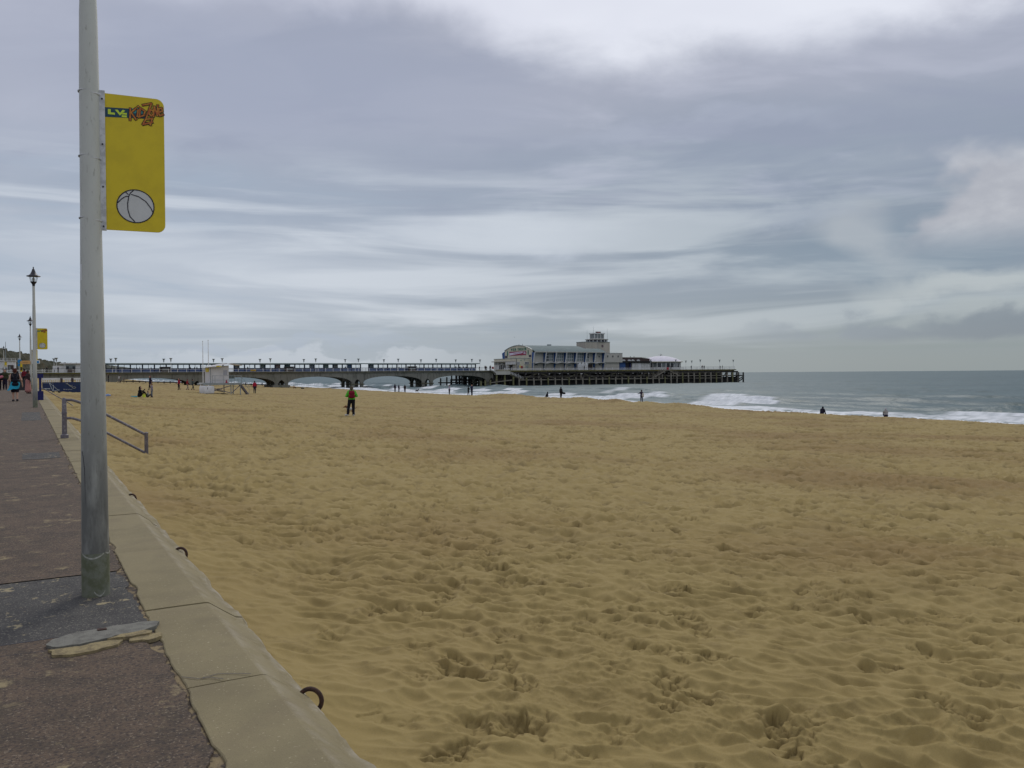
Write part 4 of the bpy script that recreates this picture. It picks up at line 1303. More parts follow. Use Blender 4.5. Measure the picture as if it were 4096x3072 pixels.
railing('pier_railing', 'white post and rail railing along the near edge of the pier neck', S0 + .12, 1.0, 141, DK, 2.42)
railing('pier_railing', 'white railing at the landward end of the pier, above the promenade', S0 + .12, -13, .8, DK, 2.2, True)
railing('pier_railing', 'white railing on the far side of the pier neck behind the shelters', S1 - .12, -13, 141, DK, 2.42, True)
railing('head_railing', 'white barred railing along the near edge of the pier head', H0 + .15, 147.2, 216.5, DK, 2.9, True)
railing('head_railing', 'white barred railing at the seaward end of the pier head', H0 + .15, 223.5, T1 - .3, DK, 2.9, True)
railing('head_railing', 'railing on the far edge of the pier head, beyond the dome', H1 - .15, 215, T1 - .3, DK, 2.9, True)


# shelters down the middle of the neck
def shelter(t0, t1, label, displays):
    s = 263.4
    root = thing('pier_shelter', label, 'shelter', ((t0 + t1) / 2, s, DK), 0, 'long windscreen shelters on the pier')
    cx = (t0 + t1) / 2
    mb = MB(); mb.box(t0, t1, s - .12, s + .12, DK, DK + 1.02); mb.build('base_panel', M['blue'], root)
    mb = MB(); mb.box(t0, t1, s - .22, s + .22, DK + 1.02, DK + 1.14); mb.build('sill', M['ink'], root)
    mb = MB(); mb.prism([(s - 1.7, 5.16), (s - 1.7, 5.40), (s + 1.7, 5.40), (s + 1.7, 5.16)], 'x', t0 - .9, t1 + .9); mb.build('roof', M['shelterroof'], root)
    mb = MB(); mb.box(t0 - .95, t1 + .95, s - 1.78, s + 1.78, 5.40, 5.47); mb.build('roof_cap', M['copper'], root)
    mb = MB(); mb.box(t0, t1, s - .16, s + .16, 4.96, 5.16); mb.build('head_rail', M['fencenavy'], root)
    n = max(2, round((t1 - t0) / 3.25)); st = (t1 - t0) / n
    p0 = q0 = g0 = None
    for i in range(n + 1):
        if p0 is None:
            mb = MB(); mb.box(-.17, .17, -.14, .14, 0, 5.16 - DK); p0 = mb.build('post', M['fencenavy'], root, True); p0.location = (t0 - cx, 0, 0)
        else: part(p0, root, (t0 - cx + i * st, 0, 0))
    for i in range(n):
        a = t0 + i * st
        if q0 is None:
            mb = MB(); mb.box(-.06, .06, -.08, .08, 1.14, 2.18); q0 = mb.build('mullion', M['fencenavy'], root, True); q0.location = (a + st / 2 - cx, 0, 0)
        else: part(q0, root, (a + st / 2 - cx, 0, 0))
        for k in (0, 1):
            x0 = a + k * st / 2
            dd = displays.get((i, k))
            mb = MB(); mb.box(-st / 4 + .1, st / 4 - .1, -.01, .01, 1.14, 2.18)
            if dd is None:
                if g0 is None: g0 = mb.build('pane', M['glass'], root, True); g0.location = (x0 + st / 4 - cx, 0, 0)
                else: part(g0, root, (x0 + st / 4 - cx, 0, 0))
            else:
                o = mb.build('display_board', cloth(dd), root, True); o.location = (x0 + st / 4 - cx, -.09, 0)
                mb = MB()
                for r_ in range(3): mb.box(-st / 4 + .3, st / 4 - .4 - .2 * (r_ % 2), -.016, -.012, 1.35 + .22 * r_, 1.43 + .22 * r_)
                mb.build('board_text', M['galv'], o, True)


shelter(19.3, 51.6, 'pier shelter nearest the land, clear panes along its whole length', {})
shelter(54.9, 95.6, 'middle pier shelter with coloured display boards among its panes', {(0, 0): (.16, .17, .18), (2, 1): (.15, .21, .22), (4, 0): (.28, .20, .20), (5, 0): (.15, .24, .25), (7, 1): (.17, .21, .26), (9, 0): (.15, .23, .22), (10, 0): (.22, .23, .22), (11, 1): (.07, .15, .32)})
shelter(98.5, 138.8, 'third pier shelter, nearest the theatre, clear panes', {(0, 0): (.16, .20, .23)})
for i, (t, lb) in enumerate(((35.0, 'dark brown kiosk against the landward pier shelter'), (71.5, 'dark brown kiosk against the middle pier shelter'), (113.6, 'dark brown kiosk against the third pier shelter'))):
    s = 261.4
    root = thing('pier_kiosk', lb, 'kiosk', (t, s, DK), 0, 'small brown kiosks beside the shelters')
    mb = MB(); mb.box(t - 1.2, t + 1.2, s, s + 1.2, DK, DK + 1.25); mb.build('body', M['brown'], root)
    mb = MB(); mb.prism([(s - .35, DK + 1.25), (s + 1.5, DK + 1.25), (s + 1.3, DK + 1.62), (s - .1, DK + 1.62)], 'x', t - 1.5, t + 1.5); mb.build('roof', M['darktimber'], root)
    mb = MB(); mb.box(t - .9, t + .9, s - .03, s, DK + .55, DK + 1.1); mb.build('hatch', M['galv'], root)
root = thing('orange_board', 'low orange sign board hung on the pier railing', 'sign', (59.4, 257.9, 3.2))
mb = MB(); mb.box(58.6, 60.2, 257.9, 257.96, 3.0, 3.42); mb.build('board', M['amber'], root)
mb = MB(); mb.box(58.8, 60.0, 257.86, 257.88, 3.18, 3.26); mb.build('lettering', M['brown'], root)


# flared deck lamps
def make_pier_lamp():
    root = thing('pier_lamp', '', 'lamp')
    mb = MB(); mb.lathe([(.09, 0), (.09, .5), (.055, .6), (.045, 3.2)], 8); mb.build('pole', M['white'], root, True)
    mb = MB(); mb.lathe([(.05, 3.05), (.16, 3.15), (.18, 3.55), (.22, 3.80), (.45, 4.02), (.45, 4.10), (.1, 4.13)], 10); mb.build('lamp_head', M['galv'], root, True)
    return root


pl = make_pier_lamp()
spots = [(t, S0 + .5, DK, f'{ORD[i]} flared lamp from the land along the near edge of the pier neck') for i, t in enumerate([6.84, 21.54, 36.06, 50.45, 64.73, 78.99, 93.15, 107.05, 121.0, 134.8])]
spots += [(t, 268.2, DK, f'{ORD[i]} flared lamp from the land along the far edge of the pier neck') for i, t in enumerate([6.5, 21.04, 35.42, 49.75, 63.9, 78.0, 92.0, 105.8, 119.65, 133.3, 143.2])]
spots += [(t, H0 + .6, DK, f'{ORD[i]} lamp counted from the dome to the seaward end, near edge of pier head') for i, t in enumerate([214.7, 227.8, 241.1, 252., 259.9])]
spots += [(t, 280., DK, f'{ORD[i]} small far lamp behind the pier head towards the sea') for i, t in enumerate([246., 253.5, 257.])]
for i, (t, s, z, lb) in enumerate(spots):
    o = pl if i == 0 else copy_tree(pl)
    o.location = (t, s, z); tag(o, lb, None, 'flared lamps on the pier')


# ------------------------------------------------------------------ theatre on the pier head
def theatre():
    tx, sn, sf = 161.2, 261., 281.3
    root = thing('pier_theatre', 'cream pier theatre with curved green roof and square tower', 'theatre', (tx, sn, DK))
    tE, zE, zR = 193.6, 9.72, 12.35
    sm = (sn + sf) / 2
    def roof_z(s, ze=10.45, zr=12.3): return ze + (zr - ze) * (1 - ((s - sm) / (sm - sn)) ** 2)
    arc = [(sn + (sf - sn) * k / 24, roof_z(sn + (sf - sn) * k / 24)) for k in range(25)]
    mb = MB(); mb.prism([(sn, DK), (sf, DK)] + arc[::-1], 'x', tx, tx + .4); mb.build('gable_wall', M['cream'], root)
    # gable trim
    mb = MB()
    for a, b2 in zip(arc[:-1], arc[1:]): mb.beam((tx - .05, a[0], a[1] + .08), (tx - .05, b2[0], b2[1] + .08), .35, .22)
    mb.build('gable_trim', M['galv'], root)
    # barrel roof
    ra = [(sn - 1.9, zE)] + [(s, z + .12) for s, z in arc] + [(sf + 1.9, zE)]
    def roofstrip(t0, t1, arcpts, nm, thick=.3):
        mb = MB(); poly = arcpts + [(s, z - thick) for s, z in reversed(arcpts)]
        mb.prism(poly, 'x', t0, t1); return mb.build(nm, M['copper'], root)
    roofstrip(tx + .3, 186.0, ra, 'roof')
    # lower roof behind the cut end
    roofstrip(186.0, tE, [(sn - 1.9, zE)] + [(s, min(z + .05, 11.2 - .1 * 0)) for s, z in arc] + [(sf + 1.9, zE)], 'end_roof')
    mb = MB(); mb.box(tx + .2, tE, sn - 1.95, sn - 1.65, zE - .28, zE + .05); mb.build('gutter', M['render'], root)
    mb = MB(); mb.box(174.6, 176.0, sm - .5, sm + .5, zR + .1, zR + .55); mb.build('roof_vent', M['galv'], root)
    # long side: lower wall, upper wall
    mb = MB(); mb.box(tx + .4, tE, sn, sn + .3, DK, 9.5); mb.build('side_wall', M['render'], root)
    mb = MB(); mb.box(tE - .3, tE, sn + .3, sf, DK, 10.8); mb.build('end_wall', M['render'], root)
    mb = MB(); mb.box(tx + .4, tE, sf - .3, sf, DK, 9.8); mb.build('far_wall', M['render'], root)
    mb = MB(); mb.prism([(sf, 10.3), (sf, DK), (sf + .9, DK), (sf + 2.2, 9.6)], 'x', tx, tx + .3); mb.build('corner_fin', M['finblue'], root)
    ft = [161.25, 166.3, 170.85, 175.5, 180.1, 184.7, 189.0, 193.4]
    for i, t in enumerate(ft):
        w = .28
        mb = MB(); mb.prism([(sn, 9.45), (sn, 5.7), (sn - .75, 5.7), (sn - 1.75, 9.45)], 'x', t - w / 2, t + w / 2); mb.build('fin', M['finblue'], root)
        mb = MB(); mb.prism([(sn - 1.75, 9.45), (sn - .75, 5.7), (sn - .95, 5.7), (sn - 1.95, 9.45)], 'x', t - w / 2 - .06, t + w / 2 + .06); mb.build('fin_edge', M['offwhite'], root)
        mb = MB(); mb.prism([(sn, 5.55), (sn, DK), (sn - .25, DK), (sn - 1.15, 5.55)], 'x', t - w / 2, t + w / 2); mb.build('lower_fin', M['finblue'], root)
        if i in (0, 1, 3): 
            mb = MB(); mb.prism([(sn - 1.15, 5.55), (sn - .4, 3.2), (sn - .55, 3.2), (sn - 1.3, 5.55)], 'x', t - w / 2 - .05, t + w / 2 + .05); mb.build('fin_edge', M['offwhite'], root)
    # wavy canopy
    mb = MB(); vs = []; n = 84
    for i in range(n + 1):
        t = tx + (tE - tx) * i / n
        q = np.interp(t, ft, list(range(8))); z = 5.62 + .34 * (.5 - .5 * math.cos(2 * math.pi * q)) - .1
        vs += [(t, sn, z), (t, sn - 2.0, z), (t, sn - 2.0, z - .17), (t, sn, z - .17)]
    mb.add(vs, [(i * 4 + k, i * 4 + 4 + k, i * 4 + 4 + (k + 1) % 4, i * 4 + (k + 1) % 4) for i in range(n) for k in range(4)])
    mb.build('wavy_canopy', M['offwhite'], root)
    # big windows between the fins
    for b_, (c0, c1, r0, gl) in enumerate(((1, 4, 0, 'glassdark'), (2, 4, 0, 'glassgrey'), (3, 4, 0, 'glassgrey'), (4, 4, 0, 'glassgrey'), (5, 2, 0, 'glassgrey'))):
        a, b2 = ft[c0] + .35, ft[c0 + 1] - .35
        if c0 == 5: b2 = a + 2.0
        z0, z1 = 6.15, 9.35
        mb = MB(); mb.box(a, b2, sn - .10, sn - .02, z0, z0 + .12); mb.box(a, b2, sn - .10, sn - .02, z1 - .12, z1); mb.box(a, a + .12, sn - .10, sn - .02, z0, z1); mb.box(b2 - .12, b2, sn - .10, sn - .02, z0, z1)
        nc = c1
        for k in range(1, nc): mb.box(a + (b2 - a) * k / nc - .06, a + (b2 - a) * k / nc + .06, sn - .10, sn - .02, z0, z1)
        for k in (1, 2): mb.box(a, b2, sn - .09, sn - .02, z0 + (z1 - z0) * k / 3 - .06, z0 + (z1 - z0) * k / 3 + .06)
        wn = mb.build('window', M['offwhite'], root)
        for k in range(nc):
            for r in range(3):
                mb = MB(); x0 = a + (b2 - a) * k / nc; x1 = a + (b2 - a) * (k + 1) / nc
                g = 'glassdark' if (c0 == 1 and k < 2) or (c0 == 2 and k == 0) or (c0 == 5 and k == 1 and r > 0) else gl
                if c0 == 1 and k >= 2: g = 'glassgrey'
                mb.box(x0 + .06, x1 - .06, sn - .05, sn - .03, z0 + (z1 - z0) * r / 3 + .06, z0 + (z1 - z0) * (r + 1) / 3 - .06)
                mb.build('pane', M[g], wn)
    def small_window(t0, t1, s, z0, z1, nm='window', m='glassdark', frame='offwhite'):
        mb = MB(); mb.box(t0 - .08, t1 + .08, s - .06, s - .002, z0 - .08, z1 + .08); w = mb.build(nm, M[frame], root)
        mb = MB(); mb.box(t0, t1, s - .075, s - .06, z0, z1); mb.build('pane', M[m], w)
    small_window(162.0, 163.6, sn, 4.6, 5.25, frame='render'); small_window(177.2, 178.4, sn, 4.3, 5.0, m='glassgrey')
    for t in (189.8, 191.5): small_window(t, t + .55, sn, 7.7, 8.4, frame='render')
    small_window(191.6, 192.5, sn, 4.6, 5.3, frame='render'); small_window(185.2, 185.8, sn, 4.2, 5.2, frame='render')
    mb = MB(); mb.box(186.3, 188.5, sn - .06, sn - .01, DK, 5.1); mb.build('doorway', M['brown'], root)
    mb = MB(); mb.box(189.1, 189.9, sn - .06, sn - .01, DK, 5.0); mb.build('doorway', M['brown'], root)
    # right hand extension
    mb = MB(); mb.box(tE + .01, 202.5, sn - .9, sf - 6, 5.75, 9.35); mb.build('extension_upper', M['render'], root)
    mb = MB(); mb.box(tE + .01, 201.5, sn - .1, sf - 6, DK, 5.75); mb.build('extension_lower', M['render'], root)
    mb = MB(); mb.box(tE, 202.6, sn - 1.0, sf - 6, 9.35, 9.45); mb.build('parapet', M['galv'], root)
    for t in (195.0, 197.5, 200.1): small_window(t, t + .5, sn - .9, 7.75, 8.45, frame='render')
    for t in (194.3, 196.6, 199.2):
        mb = MB(); mb.box(t, t + .35, sn - 1.0, sn - .9, 9.0, 9.15); mb.build('flood_light', M['white'], root)
    mb = MB(); mb.tube([(tE + .5, sn + 2, 9.45), (tE + .5, sn + 2, 9.9), (202, sn + 2, 9.9), (202, sn + 2, 9.45)], .03, 5); mb.build('roof_rail', M['galv'], root)
    # front annex facing the land
    ax, as0, as1 = 155.0, 262.0, 278.8
    mb = MB(); mb.box(ax, tx, as0, as1, DK, 7.15); mb.build('annex_wall', M['cream'], root)
    mb = MB(); mb.box(ax - .12, tx, as0 - .05, as1 + .12, 7.15, 7.32); mb.build('annex_parapet', M['galv'], root)
    mb = MB(); mb.box(ax - 1.0, ax + .15, as0 + .2, as1 + .3, 6.05, 6.35); mb.build('entrance_canopy', M['render'], root)
    mb = MB(); mb.box(ax - .9, ax, as0 + .25, as0 + 6.5, 5.0, 6.05); mb.build('canopy_fascia', M['offwhite'], root)
    mb = MB(); mb.box(ax - .03, ax + .02, as0 + .6, as0 + 2.6, DK, 4.95); mb.build('doorway', M['render'], root)
    mb = MB(); mb.box(ax - .05, ax - .02, as0 + 2.7, as0 + 4.8, DK, 4.95); mb.build('door', M['glassdark'], root)
    for k in range(9):
        s_ = as0 + 5.2 + k * 1.25
        mb = MB(); mb.box(ax - .12, ax - .02, s_ - .09, s_ + .09, DK, 6.05); mb.build('door_frame', M['white'], root)
        dark = k in (2, 3, 4, 5)
        mb = MB(); mb.box(ax - .06, ax - .02, s_ + .12, s_ + 1.12, DK + .5, 4.9); mb.build('pane', M['glassdark' if dark else 'offwhite'], root)
        mb = MB(); mb.box(ax - .06, ax - .02, s_ + .12, s_ + 1.12, 5.05, 5.8); mb.build('pane', M['glassdark' if k in (0, 2, 3, 5) else 'glassgrey'], root)
    mb = MB(); mb.box(ax + .02, ax + .14, as0 - .10, as0 - .003, DK, 7.0); mb.build('drainpipe', M['ink'], root)
    for (a, b2, z0, z1, n) in ((155.3, 156.4, 5.2, 5.9, 3), (158.6, 160.3, 5.2, 5.9, 3), (155.3, 156.2, DK + .5, 4.7, 2)):
        mb = MB(); mb.box(a - .1, b2 + .1, as0 - .07, as0 - .003, z0 - .1, z1 + .1); w = mb.build('window', M['white'], root)
        for k in range(n):
            mb = MB(); mb.box(a + (b2 - a) * k / n + .08, a + (b2 - a) * (k + 1) / n - .08, as0 - .085, as0 - .07, z0, z1); mb.build('pane', M['glassdark'], w)
    for (a, b2) in ((155.1, 156.6), (158.4, 160.5)):
        mb = MB(); mb.box(a, b2, as0 - .2, as0 - .003, 4.98, 5.08); mb.build('ledge', M['galv'], root)
    mb = MB(); mb.box(156.3, 156.7, as0 - .06, as0 - .003, 3.6, 4.7); mb.build('poster', M['yellow'], root)
    mb = MB(); mb.box(158.9, 160.2, as0 - .06, as0 - .003, 3.6, 4.6); mb.build('notice', cloth((.35, .40, .36)), root)
    mb = MB(); mb.box(156.8, 157.2, as0 - .05, as0 - .003, 6.3, 6.6); mb.build('plaque', M['green'], root)
    mb = MB(); mb.prism([(158.1, 6.95), (159.0, 6.95), (158.6, 6.7), (158.6, 6.2), (158.45, 6.2), (158.45, 6.7)], 'y', as0 - .05, as0 - .003); mb.build('hopper', M['galv'], root)
    # banner and lettering on the gable
    mb = MB(); mb.box(tx - .09, tx - .04, 265.1, 277.6, 8.55, 10.05)
    ban = mb.build('hanging_banner', M['crimson'], root)
    mb = MB(); mb.add([(tx - .10, 277.5, 8.65), (tx - .10, 267.6, 9.40), (tx - .10, 267.6, 9.98), (tx - .10, 277.5, 9.55)], [(0, 1, 2, 3)]); mb.build('banner_band', M['lilac'], ban)
    mb = MB(); mb.add([(tx - .11, 274.6, 9.12), (tx - .11, 268.2, 9.66), (tx - .11, 268.2, 9.78), (tx - .11, 274.6, 9.26)], [(0, 1, 2, 3)]); mb.build('banner_text', M['crimson'], ban)
    mb = MB()
    for k in range(3): mb.box(tx - .11, tx - .10, 265.4 + .1 * k, 266.9, 9.0 + .32 * k, 9.0 + .32 * k + .2)
    mb.build('banner_text', M['lilac'], ban)
    for ltr, s_ in (('P', 276.2), ('I', 275.0), ('E', 274.35), ('R', 273.2), ('T', 271.4), ('H', 270.3), ('E', 269.0), ('A', 267.95), ('T', 266.85), ('R', 265.8)):
        mb = MB(); text_into(mb, ltr, 1.42, lambda a, b2, c_: (tx - .12 - c_, s_ - a * 1.02, 10.35 + b2), extrude=.05)
        mb.build('sign_letter', M['green'], root)
    for s_ in (278.9, 263.6):
        mb = MB(); mb.lathe([(.16, 8.7), (.22, 9.0), (.12, 9.3), (.24, 9.7), (.10, 10.1), (.18, 10.4)], 8, (tx - .14, s_)); mb.build('mask_ornament', M['green'], root)
    for (a, b2) in ((279.2, 281.0), (261.5, 263.2)):
        mb = MB(); mb.box(tx - .08, tx - .03, a, b2, 7.75, 8.6); mb.build('poster_board', cloth((.09, .075, .10)), root)
    for s_ in (275, 272, 269.2): 
        mb = MB(); mb.box(tx - .9, tx - .5, s_ - .35, s_ + .35, 7.4, 7.6); mb.build('flood_light', M['galv'], root)
    for s_ in (270.8, 268.0):
        mb = MB(); mb.tube([(tx + .2, s_, 12.2), (tx + .2, s_, 12.8)], .08, 5); mb.build('finial', M['ink'], root)
    # tower
    t0, t1, s0, s1, zt = 190.4, 202.3, 268., 274.3, 13.95
    mb = MB(); mb.prism([(t0, s0), (t1, s0), (t1, s1), (t0, s1)], 'z', 8.5, zt); tw = mb.build('tower', M['towerwall'], root)
    mb = MB(); mb.box(t0 - .15, t1 + .15, s0 - .15, s1 + .15, zt, zt + .16); mb.build('tower_coping', M['galv'], root)
    mb = MB(); mb.box(t0 + 5.9, t0 + 6.02, s0 - .03, s0 - .003, 10.5, zt); mb.build('tower_joint', M['galv'], root)
    mb = MB(); mb.prism([(198.6 + .5 * math.cos(2 * math.pi * k / 12), 12.4 + .55 * math.sin(2 * math.pi * k / 12)) for k in range(12)], 'y', s0 - .08, s0 - .003); mb.build('crest', cloth((.16, .12, .13)), root)
    cx, cy = 198.3, 271.4
    mb = MB(); mb.lathe([(4.15, zt + .16), (4.0, 14.9)], 16, (cx, cy), ph=.2); mb.build('lookout_glazing', M['glassdark'], root)
    mb = MB()
    for k in range(16):
        a = .2 + 2 * math.pi * k / 16; mb.box(cx + 4.12 * math.cos(a) - .14, cx + 4.12 * math.cos(a) + .14, cy + 4.12 * math.sin(a) - .14, cy + 4.12 * math.sin(a) + .14, zt + .16, 14.95)
    mb.build('lookout_posts', M['offwhite'], root)
    mb = MB(); mb.lathe([(4.2, 14.9), (4.75, 15.02), (4.75, 15.18), (4.0, 15.24)], 24, (cx, cy)); mb.build('lookout_roof', M['render'], root)
    mb = MB(); mb.box(196.1, 200.9, 269.9, 273.1, 15.24, 15.5); mb.build('lantern_base', M['offwhite'], root)
    mb = MB(); mb.box(196.2, 200.8, 270.0, 273.0, 15.5, 17.3); mb.build('lantern_glazing', M['glassgrey'], root)
    for t, s_ in ((196.2, 270), (197.7, 270), (199.2, 270), (200.8, 270), (196.2, 273), (200.8, 273)):
        mb = MB(); mb.box(t - .12, t + .12, s_ - .12, s_ + .12, 15.5, 17.3); mb.build('lantern_post', M['offwhite'], root)
    mb = MB(); mb.box(195.9, 201.1, 269.6, 273.4, 17.3, 17.7); mb.build('lantern_roof', M['offwhite'], root)
    mb = MB(); mb.box(197.6, 199.8, 270.6, 271.2, 17.7, 18.3); mb.build('roof_sign', M['brown'], root)
    mb = MB(); mb.box(197.9, 199.5, 270.56, 270.6, 17.93, 18.09); mb.build('roof_sign_text', cloth((.40, .16, .16)), root)
    for (t, s_, z0, z1) in ((193.3, 271, 14.0, 18.9), (196.4, 271, 17.7, 20.4), (201.4, 268.4, 14.1, 19.6)):
        mb = MB(); mb.tube([(t, s_, z0), (t, s_, z1)], [.06, .025], 5); mb.build('antenna', M['galv'], root)


theatre()
# life ring on the theatre wall
for (t, s, z, lb, yax) in ((157.3, 261.9, 3.95, 'red life ring hung on the cream side wall of the theatre', True), (154.7, 279.3, 3.9, 'red life ring at the far corner of the theatre entrance', False)):
    root = thing('life_ring', lb, 'life ring', (t, s, z))
    mb = MB(); mb.tube([(.32 * math.cos(a), -.08, .32 * math.sin(a)) for a in [2 * math.pi * k / 16 for k in range(16)]], .10, 6, closed=True); mb.build('ring', M['red'], root, True, True)
    mb = MB(); mb.box(-.42, .42, -.02, .02, -.46, .46); mb.build('backboard', M['red'], root, True)
# three white gabled huts on the deck
for i, t in enumerate((181.2, 182.7, 184.2)):
    s = 259.6
    root = thing('beach_hut', f'white gabled beach hut on the pier deck, {("left", "middle", "right")[i]} one of the three', 'beach hut', (t, s, DK), 0, 'white huts beside the theatre')
    mb = MB(); mb.box(t - .68, t + .68, s - .8, s + .6, DK, DK + 2.1); mb.build('wall', M['white'], root)
    mb = MB(); mb.prism([(t - .8, DK + 2.05), (t + .8, DK + 2.05), (t, DK + 3.0)], 'y', s - .9, s + .7); mb.build('roof', M['white'], root)
    mb = MB(); mb.box(t - .3, t + .3, s - .83, s - .8, DK, DK + 1.8); mb.build('door', M['offwhite'], root)


def pavilion():
    # low building beside the dome
    root = thing('pier_cafe', 'low dark roofed cafe with blue corner between theatre and dome', 'cafe', (210, 263, DK))
    mb = MB(); mb.box(202.6, 216.5, 262.5, 275, DK, 6.2); mb.build('wall', M['render'], root)
    mb = MB(); mb.box(202.3, 205.2, 261.7, 262.5, DK, 5.9); mb.build('blue_corner', M['finblue'], root)
    mb = MB(); mb.box(205.3, 207.6, 262.3, 262.5, DK, 5.6); mb.build('doorway', M['ink'], root)
    mb = MB(); mb.box(207.7, 208.2, 262.0, 262.5, DK, 5.6); mb.build('blue_post', M['navy'], root)
    mb = MB(); mb.prism([(202.0, 5.85), (218., 5.55), (218., 6.35), (202.0, 6.35)], 'y', 260.8, 275); mb.build('awning', M['darktimber'], root)
    mb = MB(); mb.prism([(202.8, 7.55), (208, 7.75), (213, 7.75), (218, 7.35), (218, 6.35), (202.8, 6.35)], 'y', 262.2, 276); mb.build('roof_fascia', M['brown'], root)
    mb = MB(); mb.box(202.8, 216, 262.1, 276, 7.76, 7.86); mb.build('roof_edge', M['cream'], root)
    for t in (204.6, 207.4, 209.2, 212):
        mb = MB(); mb.prism([(t - .8 + .8 + .8 * math.cos(math.pi * k / 8), 6.36 + .62 * math.sin(math.pi * k / 8)) for k in range(9)], 'y', 261.9, 262.2); mb.build('arched_light', M['offwhite'], root)
    for k in range(6):
        mb = MB(); a = 208.4 + k * 1.55; mb.box(a, a + 1.45, 261.5, 261.56, DK, 5.5); mb.build('wind_screen', M['offwhite'] if k != 2 else M['gelcoat'], root)
    for t in (209.5, 211.4):
        mb = MB(); mb.tube([(t, 264, 7.8), (t, 264, 8.3)], .12, 6); mb.build('chimney', M['ink'], root)
    # round restaurant under the white dome
    cx, cy, r = 228.4, 267.5, 8.3
    root = thing('dome_restaurant', 'round restaurant with shallow white dome on the pier head', 'restaurant', (cx, cy, DK))
    mb = MB(); mb.lathe([(r - .2, DK), (r - .2, 3.8)], 28, (cx, cy)); mb.build('base_wall', M['offwhite'], root)
    mb = MB(); mb.lathe([(r - .35, 3.8), (r - .35, 5.75)], 28, (cx, cy))
    gw = mb.build('glazing', M['glassgrey'], root)
    pp = None
    for k in range(28):
        a = 2 * math.pi * k / 28
        x, y = cx + (r - .25) * math.cos(a), cy + (r - .25) * math.sin(a)
        mb = MB(); mb.box(x - .13, x + .13, y - .13, y + .13, 3.8, 5.75); mb.build('mullion', M['white'], root)
    for k in (15, 17, 19, 20, 22, 24):
        a0, a1 = 2 * math.pi * (k + .1) / 28, 2 * math.pi * (k + .9) / 28; q = r - .22
        mb = MB(); mb.add([(cx + q * math.cos(a0), cy + q * math.sin(a0), 3.85), (cx + q * math.cos(a1), cy + q * math.sin(a1), 3.85), (cx + q * math.cos(a1), cy + q * math.sin(a1), 5.3), (cx + q * math.cos(a0), cy + q * math.sin(a0), 5.3)], [(0, 1, 2, 3)]); mb.build('pane', M['glassdark'], root)
    mb = MB(); mb.lathe([(r - .2, 5.75), (r + .75, 5.95), (r + .75, 6.18), (r, 6.22)], 36, (cx, cy)); mb.build('eaves', M['cream'], root)
    prof = [((r + .25) * (1 - k / 12), 6.2 + 2.35 * (1 - (1 - k / 12) ** 2) ** .85) for k in range(12)] + [(.2, 8.56)]
    mb = MB(); mb.lathe(prof, 36, (cx, cy)); mb.build('dome', M['dome'], root, smooth=True)
    mb = MB(); mb.lathe([(.12, 8.5), (.12, 8.9), (1.0, 9.05), (1.0, 9.1), (.3, 9.2), (.15, 9.45)], 12, (cx, cy)); mb.build('finial', M['galv'], root)


pavilion()


def stair(name, label, pts_list, landing=None, s=253.2, m='fascia', w=1.3):
    root = thing(name, label, 'staircase', (pts_list[0][0][0], s, 0))
    for (a, b2) in pts_list:
        a, b2 = Vector((a[0], s, a[1])), Vector((b2[0], s, b2[1]))
        for off in (0, w):
            mb = MB(); mb.beam(a + Vector((0, off, 0)), b2 + Vector((0, off, 0)), .10, .34); mb.build('stringer', M[m], root)
        n = max(4, int(abs(a.z - b2.z) / .2))
        for k in range(n):
            p = a.lerp(b2, (k + .5) / n)
            mb = MB(); mb.box(p.x - .16, p.x + .16, s, s + w, p.z + .06, p.z + .12); mb.build('tread', M[m], root)
        for off in (0, w):
            mb = MB(); mb.tube([a + Vector((0, off, 1.0)), b2 + Vector((0, off, 1.0))], .04, 5); mb.tube([a + Vector((0, off, .55)), b2 + Vector((0, off, .55))], .03, 5)
            for k in range(6):
                p = a.lerp(b2, k / 5) + Vector((0, off, 0)); mb.tube([p, p + Vector((0, 0, 1.0))], .04, 5)
            mb.build('stair_rail', M['white' if m == 'fascia' else m], root)
    return root


st1 = stair('stair', 'white railed stair with cream landing, from pier deck to lower walkway', [((139.6, 2.75), (141.6, 1.45)), ((147.2, 1.35), (152.6, -.65))])
mb = MB(); mb.box(141.4, 147.1, 252.9, 254.8, 1.30, 2.55); mb.build('landing', M['render'], st1)
st2 = stair('stair', 'timber stairs in an upturned V below the white dome', [((219.3, 2.6), (212.4, -.6)), ((220.6, 2.6), (226.2, .35))], s=253.6, m='timber')
mb = MB(); mb.box(218.9, 221., 253.5, 257, 2.5, 2.72); mb.build('landing', M['timber'], st2)
mb = MB(); mb.box(219.4, 220.5, 253.4, 253.46, 2.8, 3.7); mb.build('red_notice', M['red'], st2)
for (t, z) in ((214, .0), (217.3, 1.0), (223, 1.4)):
    mb = MB(); mb.box(t - .12, t + .12, 253.5, 253.8, -1, z); mb.build('stair_post', M['timber'], st2)

# landing stage left of the head, seen under the last arch
root = thing('landing_stage', 'dark timber landing stage with tall piles behind the pier arches', 'jetty', (142, 285, 0))
mb = MB(); mb.box(134.6, 150, 284, 286, -1.85, -1.4); mb.build('deck', M['darktimber'], root)
for t, z in ((135.2, .1), (137.8, .5), (139.6, -.3), (141.7, 1.9), (143.4, 1.9), (144.2, 1.9), (145.6, 1.9), (147.5, 1.9), (149, 1.9)):
    mb = MB(); mb.box(t - .22, t + .22, 284.8, 285.2, -6, z); mb.build('pile', M['darktimber'], root)
for z in (-.2, -.8):
    mb = MB(); mb.tube([(134.8, 284.5, z), (141.5, 284.5, z)], .04, 5); mb.build('rail', M['darktimber'], root)
